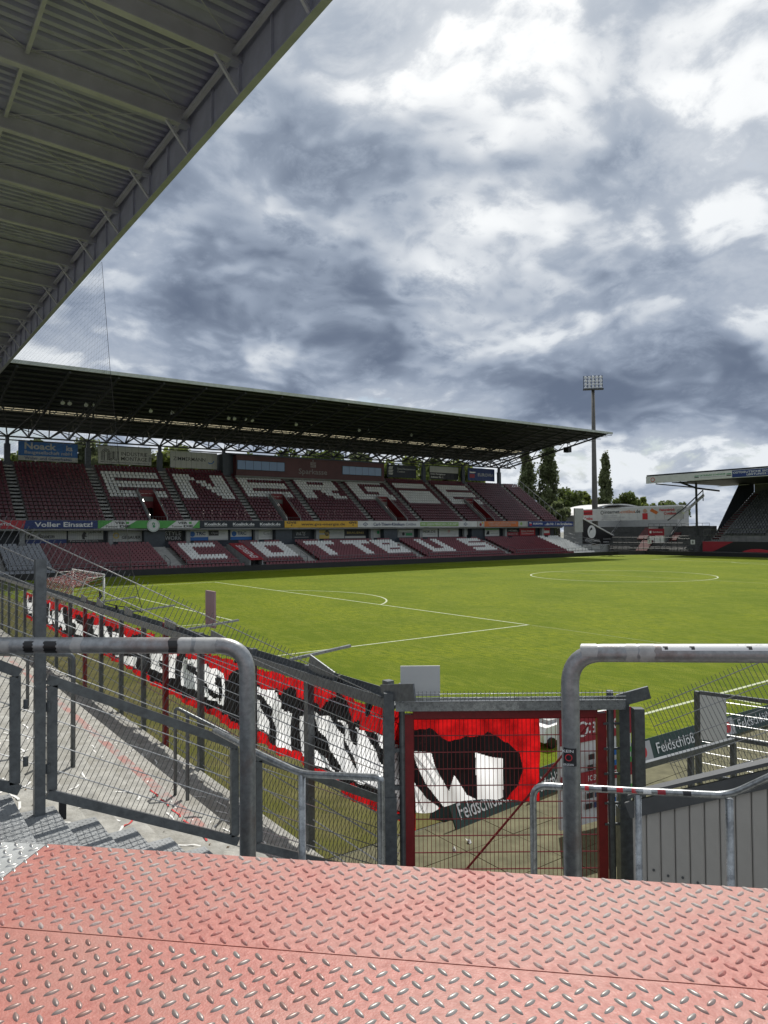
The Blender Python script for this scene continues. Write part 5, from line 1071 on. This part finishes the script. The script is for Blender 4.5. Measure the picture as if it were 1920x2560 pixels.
for a, m, w in ((.28, 'tx_dark', .05), (.50, 'tx_red', .04), (.66, 'tx_dark', .055), (.80, 'tx_red', .06), (.94, 'tx_red', .05)): wrap(lr, Q1, Q2, a, a+w, .0246, m, .5*front(Q1, Q2), 1.9*front(Q1, Q2), 'sticker')
for a, m in ((.06, 'tx_white'), (.22, 'sg_dred'), (.5, 'tx_dark')): wrap(lr, Q2, Q3, a, a+.09, .0246, m, .5*front(Q2, Q3), 1.9*front(Q2, Q3), 'sticker')
# barriers on the terrace
def barrier(label, pts, r=.024): return rail('crush_barrier', label, pts, r, .08, 'galv_dark', 10)
B0, B1 = at_x(*z5(1135, 1005), -7.2), at_x(*z5(1500, 1190), -6.6); g0 = B0.copy(); g0.z = zf(-7.2); g1 = B1.copy(); g1.z = zf(-6.6)
bb_ = barrier('crush barrier with striped tape on the lower terrace steps', [g0, B0, B1, g1])
q0 = B0.lerp(B1, .22); q1 = q0.copy(); q1.z = zf(q0.x); MB().tube([q0, q1], .028, 8).build('upright', K['galv_dark'], bb_)
for (xa, ya), X in (((180, 668), -8.4), ((475, 665), -8.6)):
    a = at_x(*z5(xa, ya), X); c = a.copy(); c.z = zf(X); e = a+Vector((-1.2, .1, .15)); e2 = e.copy(); e2.z = zf(e.x); barrier('bent tube barrier further up the terrace'+(', nearer the left edge' if xa < 300 else ', in front of the red post'), [c, a, e, e2], .03)
# streamers
mk('paper', (.72, .72, .70), .8, var=.1); mk('paper_red', (.5, .05, .05), .8, var=.2)
def streamer(p, ang, l, red):
    b = MB(); d = Vector((math.cos(ang), math.sin(ang), 0)); s = Vector((-d.y, d.x, 0))*.012; n = 4
    pts = [Vector(p)+d*(l*(i/n-.5))+s*(math.sin(i*1.3+l*9)*.9)+Vector((0, 0, .008+.006*math.sin(i*2.1))) for i in range(n+1)]
    b.add([q-s for q in pts]+[q+s for q in pts], [(i, i+1, n+2+i, n+1+i) for i in range(n)])
    b.build('paper_streamer', K['paper_red' if red else 'paper'], label=('thin red paper streamer lying on the concrete terrace' if red else 'thin white paper streamer lying on the concrete terrace'), cat='streamer', group='red streamers on the terrace' if red else 'white streamers on the terrace', fix=False)
rs = random.Random(11)
for i in range(130):
    k = rs.randrange(1, 14); x = -5.75-.36*k-rs.uniform(.04, .3); y = -37.9+7*rs.random()**1.5; red = rs.random() < .07
    streamer((x, y, zf(-5.75-.36*k)), rs.choice((1.5, 1.3, 1.8, 2.3, .6))+rs.gauss(0, .25), rs.uniform(.16, .36), red)
for i in range(5): streamer((-5.75-.36*5-.03, -37.2+.42*i, zf(-5.75-.36*5)), 1.57, .3, True)
lv = MB()
for i in range(150):
    k = rs.randrange(0, 15); x = -5.75-.36*k-rs.uniform(.02, .34); y = -37.9+7*rs.random()**1.4; p = Vector((x, y, zf(-5.75-.36*k)+.006)); a = rs.uniform(0, 6.28); l = rs.uniform(.012, .035); d = Vector((math.cos(a), math.sin(a), 0))*l; n = Vector((-d.y, d.x, 0))*.45
    lv.add([p-d, p+n+Vector((0, 0, .008)), p+d, p-n], [(0, 1, 2, 3)])
mk('dry_leaf', (.13, .085, .04), .9, var=.4); lv.build('dry_leaves', K['dry_leaf'], fix=False, kind='stuff', label='dry brown leaf bits scattered on the terrace')
# ------------------------------------------------------------------ boards by the pitch
def lying(label, a, b_, h, lean, items, m='sg_dgreen'):
    a = Vector(a); b_ = Vector(b_); u = (b_-a).normalized(); w = (b_-a).length; n = Vector((u.y, -u.x, 0)); up = (Vector((0, 0, 1))-n*lean).normalized()
    return hoard('pitch_board', label, 'advert board', a, u, w, h, m, items, th=.03, uy=up)
A0, A1 = at_z(*z7(85, 1050)), at_z(*z7(442, 905)); A0.z = A1.z = .02
fw = lambda x0=.1, w=.8: (('Feldschlößchen', x0, .22, w, .5, 'tx_white', .008),)
lying('dark green beer board lying open behind the gate', A0, A1, .52, .5, fw(.08, .84))
lying('small dark board folded beside the left gate post', at_z(*z6(1330, 1262)), at_z(*z6(1500, 1290)), .35, .7, ())
A2, A3 = at_z(*z7(470, 900)), at_z(*z7(720, 800)); lying('dark green beer board half hidden by the right handrail', A2, A3, .5, .3, fw())
Y2 = at_z(*z7(1040, 705)); 
for i in range(4):
    a = Vector((Y2.x-.4+3.15*i, Y2.y-.1*i, .02)); b_ = a+Vector((3.0, -.08, 0))
    lying(('dark green beer board seen through the right fence', 'dark green beer board behind the white sheet', 'dark green beer board at the right edge', 'dark green beer board beyond the right edge one')[i], a, b_, .44, .3, (('Feldschlößchen', .28, .22, .66, .5, 'tx_white', .008), ('rect', .02, .08, .2, .84, 'tx_grey'), ('disc', .12, .5, .3, 'tx_red')))
S0, S1 = at_z(*z7(610, 1085)), at_z(*z7(972, 985)); S0.z = S1.z = .12; u = (S1-S0).normalized(); w = (S1-S0).length
hoard('sponsor_wall', 'red and white club sponsor wall standing behind the gate', 'sponsor wall', S0, u, w, 1.75, 'sg_white', (('rect', 0, .75, 1, .25, 'sg_dred'), ('FC ENERGIE', .35, .82, .32, .10, 'tx_white', .02), ('COTTBUS', .70, .82, .24, .10, 'tx_white', .02), ('disc', .30, .87, .07, 'tx_white', .05), ('rect', 0, .36, 1, .12, 'sg_dred'), ('FC ENERGIE COTTBUS', .36, .39, .5, .05, 'tx_white'), *[('rect', .32+.11*(i % 6), .14+.1*(i//6)+(.16 if i > 11 else 0), .085, .05, ('tx_dark', 'sg_green', 'tx_grey', 'sg_blue', 'tx_red', 'tx_navy')[i*5 % 6]) for i in range(30) if .14+.1*(i//6)+(.16 if i > 11 else 0) < .7]))
wbx = at_z(*z7(555, 600)); rb = empty('line_marker', wbx, 'white box shaped machine parked on the grass behind the gate banner', 'machine')
b = MB(); b.prism([(wbx.x-.5, wbx.y-.28, .14), (wbx.x+.42, wbx.y-.28, .14), (wbx.x+.46, wbx.y-.28, .32), (wbx.x+.2, wbx.y-.28, .5), (wbx.x-.42, wbx.y-.28, .46), (wbx.x-.52, wbx.y-.28, .3)], (0, .56, 0)); b.build('body', K['white_paint'], rb)
for s in (-1, 1):
    for t_ in (-1, 1): c = Vector((wbx.x+.3*t_, wbx.y+.3*s, .12)); MB().tube([c-Vector((0, .05, 0)), c+Vector((0, .05, 0))], .12, 12).build('wheel', K['tape_black'], rb)
MB().box(wbx.x-.2, wbx.x+.15, wbx.y-.15, wbx.y+.15, .47, .56).build('lid', K['sg_grey'], rb)
# frame gate and low rail beyond the right fence
F0, F1 = at_z(*z7(1310, 805)), at_z(*z7(1760, 900)); F0.z = F1.z = 0
fg = empty('frame_panel', F0, 'grey framed mesh panel with white sheet beyond the right fence', 'fence panel')
u = (F1-F0).normalized(); w = (F1-F0).length
for a in (0, w): MB().bar(F0+u*a, F0+u*a+Vector((0, 0, 1.74)), .09, .09).build('frame_post', K['galv_dark'], fg)
for z in (.18, .95, 1.72): MB().bar(F0+u*.05+Vector((0, 0, z)), F0+u*(w-.05)+Vector((0, 0, z)), .05, .07).build('frame_rail', K['galv_dark'], fg)
wiremesh('wire_mesh', F0+u*.06+Vector((0, 0, .2)), u, (0, 0, 1), w-.1, 1.5, fg, r=.003)
hoard('white_sheet', 'pale blank sheet fixed to the framed panel', 'sheet', F0+u*.06+Vector((0, 0, .85))-Vector((u.y, -u.x, 0))*-.05, u, .46, .84, 'sg_white', th=.01)
b = MB(); e0, e1 = at_d(*z7(1030, 715), 11.0), at_d(*z7(1482, 590), 12.2); b.bar(e0, e1, .08, .09); lrb = b.build('low_rail', K['galv_dark'], label='grey square rail sloping up beyond the right fence', cat='rail')
for e in (e1, e0.lerp(e1, .5)): MB().bar((e.x, e.y, 0), (e.x, e.y, e.z-.04), .08, .08, up=(1, 0, 0)).build('rail_post', K['galv_dark'], lrb)
for (x, y), l in (((145, 1103), 'crumpled white paper cup on the paving behind the gate'), ((80, 1145), 'torn white paper scrap on the paving nearest the gate')):
    p = at_z(*z7(x, y), .03); b = MB(); b.add([p+Vector((random.uniform(-.06, .06), random.uniform(-.06, .06), .002+.05*(i % 2))) for i in range(7)], [(0, 1, 2), (2, 3, 4), (4, 5, 6), (0, 2, 4), (1, 3, 6)]); b.build('paper_litter', K['paper'], label=l, cat='litter', fix=False)
# ------------------------------------------------------------------ red checker plate landing in the foreground
def plate_mat(name, c, c2, worn, wmin, wmax):
    return mk(name, c, .55, var=.15, scale=60, c2=c2, bump=.15, bscale=220, stain=worn, sscale=3.2, smin=wmin, smax=wmax, tex='World', rvar=.15)
plate_mat('plate_red', (.385, .138, .112), (.285, .088, .070), (.335, .178, .146), .40, .74)
plate_mat('lens_red', (.36, .11, .095), (.22, .10, .088), (.30, .26, .245), .42, .58)
mk('lens_worn', (.30, .28, .265), .42, metal=.35, var=.25, scale=8, tex='World', stain=(.24, .14, .12), sscale=2.6, smin=.50, smax=.62)
mk('lens_steel', (.45, .45, .44), .35, metal=.7, var=.3, scale=6, tex='World'); mk('plate_bare', (.50, .52, .52), .38, metal=.35, var=.3, scale=9, tex='World', bump=.1, bscale=80)
ZP = 4.10
E0, E1 = at_z(118, 2110, ZP), at_z(1920, 2222, ZP); pe = (E1-E0).normalized(); pn_ = Vector((-pe.y, pe.x, 0))
if pn_.dot(FW) > 0: pn_ = -pn_        # points back towards the viewer
S_ = at_z(960, 2398, ZP); seam = (S_-E0).dot(pn_)
rp = empty('checker_plate_landing', E0+pe*1.0+pn_*.4, 'red painted checker plate landing in the foreground', 'landing')
def pp(a, b_, z=0.): return E0+pe*a+pn_*b_+Vector((0, 0, z))
def plate(name, m, poly, th=.006, dz=0.): return MB().prism([pp(a, b_, dz-th) for a, b_ in poly], (0, 0, th)).build(name, K[m], rp)
dg = at_z(20, 2185, ZP)-E0; da, db = dg.dot(pe), dg.dot(pn_); k_ = seam/db
plate('tread_plate', 'plate_red', ((0, 0), (2.6, 0), (2.6, seam-.0035), (da*k_, seam-.0035)))
plate('bare_plate', 'plate_bare', ((-.004, 0), (da*k_-.004, seam-.002), (-1.6, seam-.002), (-1.6, 0)), dz=-.0015)
plate('landing_plate', 'plate_red', ((-1.6, seam+.0005), (2.6, seam+.0005), (2.6, 2.4), (-1.6, 2.4)), dz=.0005, th=.008)
MB().prism([pp(-1.6, 0.004, -.006), pp(2.6, .004, -.006), pp(2.6, .004, -.19), pp(-1.6, .004, -.19)], pn_*.006).build('riser_plate', K['plate_bare'], rp)
bx_ = MB(); bx_.add([pp(a, b_, z) for z in (-.05, -4.05) for a, b_ in ((-1.55, .05), (2.55, .05), (2.55, 2.35), (-1.55, 2.35))], [(0, 1, 2, 3), (4, 5, 6, 7), (0, 1, 5, 4), (1, 2, 6, 5), (2, 3, 7, 6), (3, 0, 4, 7)]); bx_.build('substructure', K['black_wall'], rp)
lns = []
PIT = .0283
sub = MB(); NU = 12
def lensmesh(name, m):
    b = MB(); n = 10; L_, w_, h_ = .0132, .0046, .0032
    top = []; 
    for i in range(n+1):
        t_ = -1+2*i/n; ww = w_*(1-t_*t_)**.8; top.append((L_*t_, ww))
    vs = [(x, w, 0) for x, w in top]+[(x, w*.45, h_*(1-(x/L_)**4)) for x, w in top]+[(x, -w*.45, h_*(1-(x/L_)**4)) for x, w in top]+[(x, -w, 0) for x, w in top]
    fs_ = [(r*(n+1)+i, r*(n+1)+i+1, (r+1)*(n+1)+i+1, (r+1)*(n+1)+i) for r in range(3) for i in range(n)]
    b.add(vs, fs_); return b
LB = lensmesh('raised_lens', None); obs = []
for m in ('lens_red', 'lens_steel', 'lens_worn'):
    o = LB.build('raised_lens', K[m], origin=(0, 0, 0), smooth=True); obs.append(o.data); bpy.data.objects.remove(o)
pang = math.atan2(pe.y, pe.x); cand = []
for j in range(0, 56):
    for i in range(-42, 66):
        a = i*.0405+(.02025 if j % 2 else 0)+.006; b_ = .010+j*.0200
        if b_ > 1.08: continue
        g = .80 if j % 2 else -.80
        if seam-.009 < b_ < seam+.009: continue
        dz = .0005 if b_ > seam else (0. if a > da*k_*(b_/seam)+.006 else -.0015)
        p = pp(a, b_, dz); d = p-CAM; dd_ = d.dot(FW)
        if dd_ < .3: continue
        px, py = 960+FPX*d.dot(RT)/dd_, 1280-FPX*d.dot(UP)/dd_
        bare = 2 if b_ > seam else 1 if dz < 0 else 0
        cand.append((dd_, p, g, bare, -80 < px < 2000 and py < 2640))
vis = sorted([c for c in cand if c[4]], key=lambda c: c[0]); hid = [c for c in cand if not c[4]]
for dd_, p, g, bare, _ in vis[:300]:
    o = inst(obs[bare], 'raised_lens', p, rp); o.rotation_euler.z = pang+g
sb_ = [MB(), MB(), MB()]
for dd_, p, g, bare, _ in vis[300:]+hid:
    c, s = math.cos(pang+g), math.sin(pang+g); sb_[bare].add([(p.x+v[0]*c-v[1]*s, p.y+v[0]*s+v[1]*c, p.z+v[2]) for v in LB.v], LB.f)
sb_[0].build('raised_pattern', K['lens_red'], rp, smooth=True, fix=False, kind='stuff'); sb_[1].build('raised_pattern', K['lens_steel'], rp, smooth=True, fix=False, kind='stuff'); sb_[2].build('raised_pattern', K['lens_worn'], rp, smooth=True, fix=False, kind='stuff')
# floor slab of the corner below the landing
MB().box(-13, -5.5, -52, -41.95, -.3, .02).build('corner_floor', K['terrace_conc'], kind='structure')
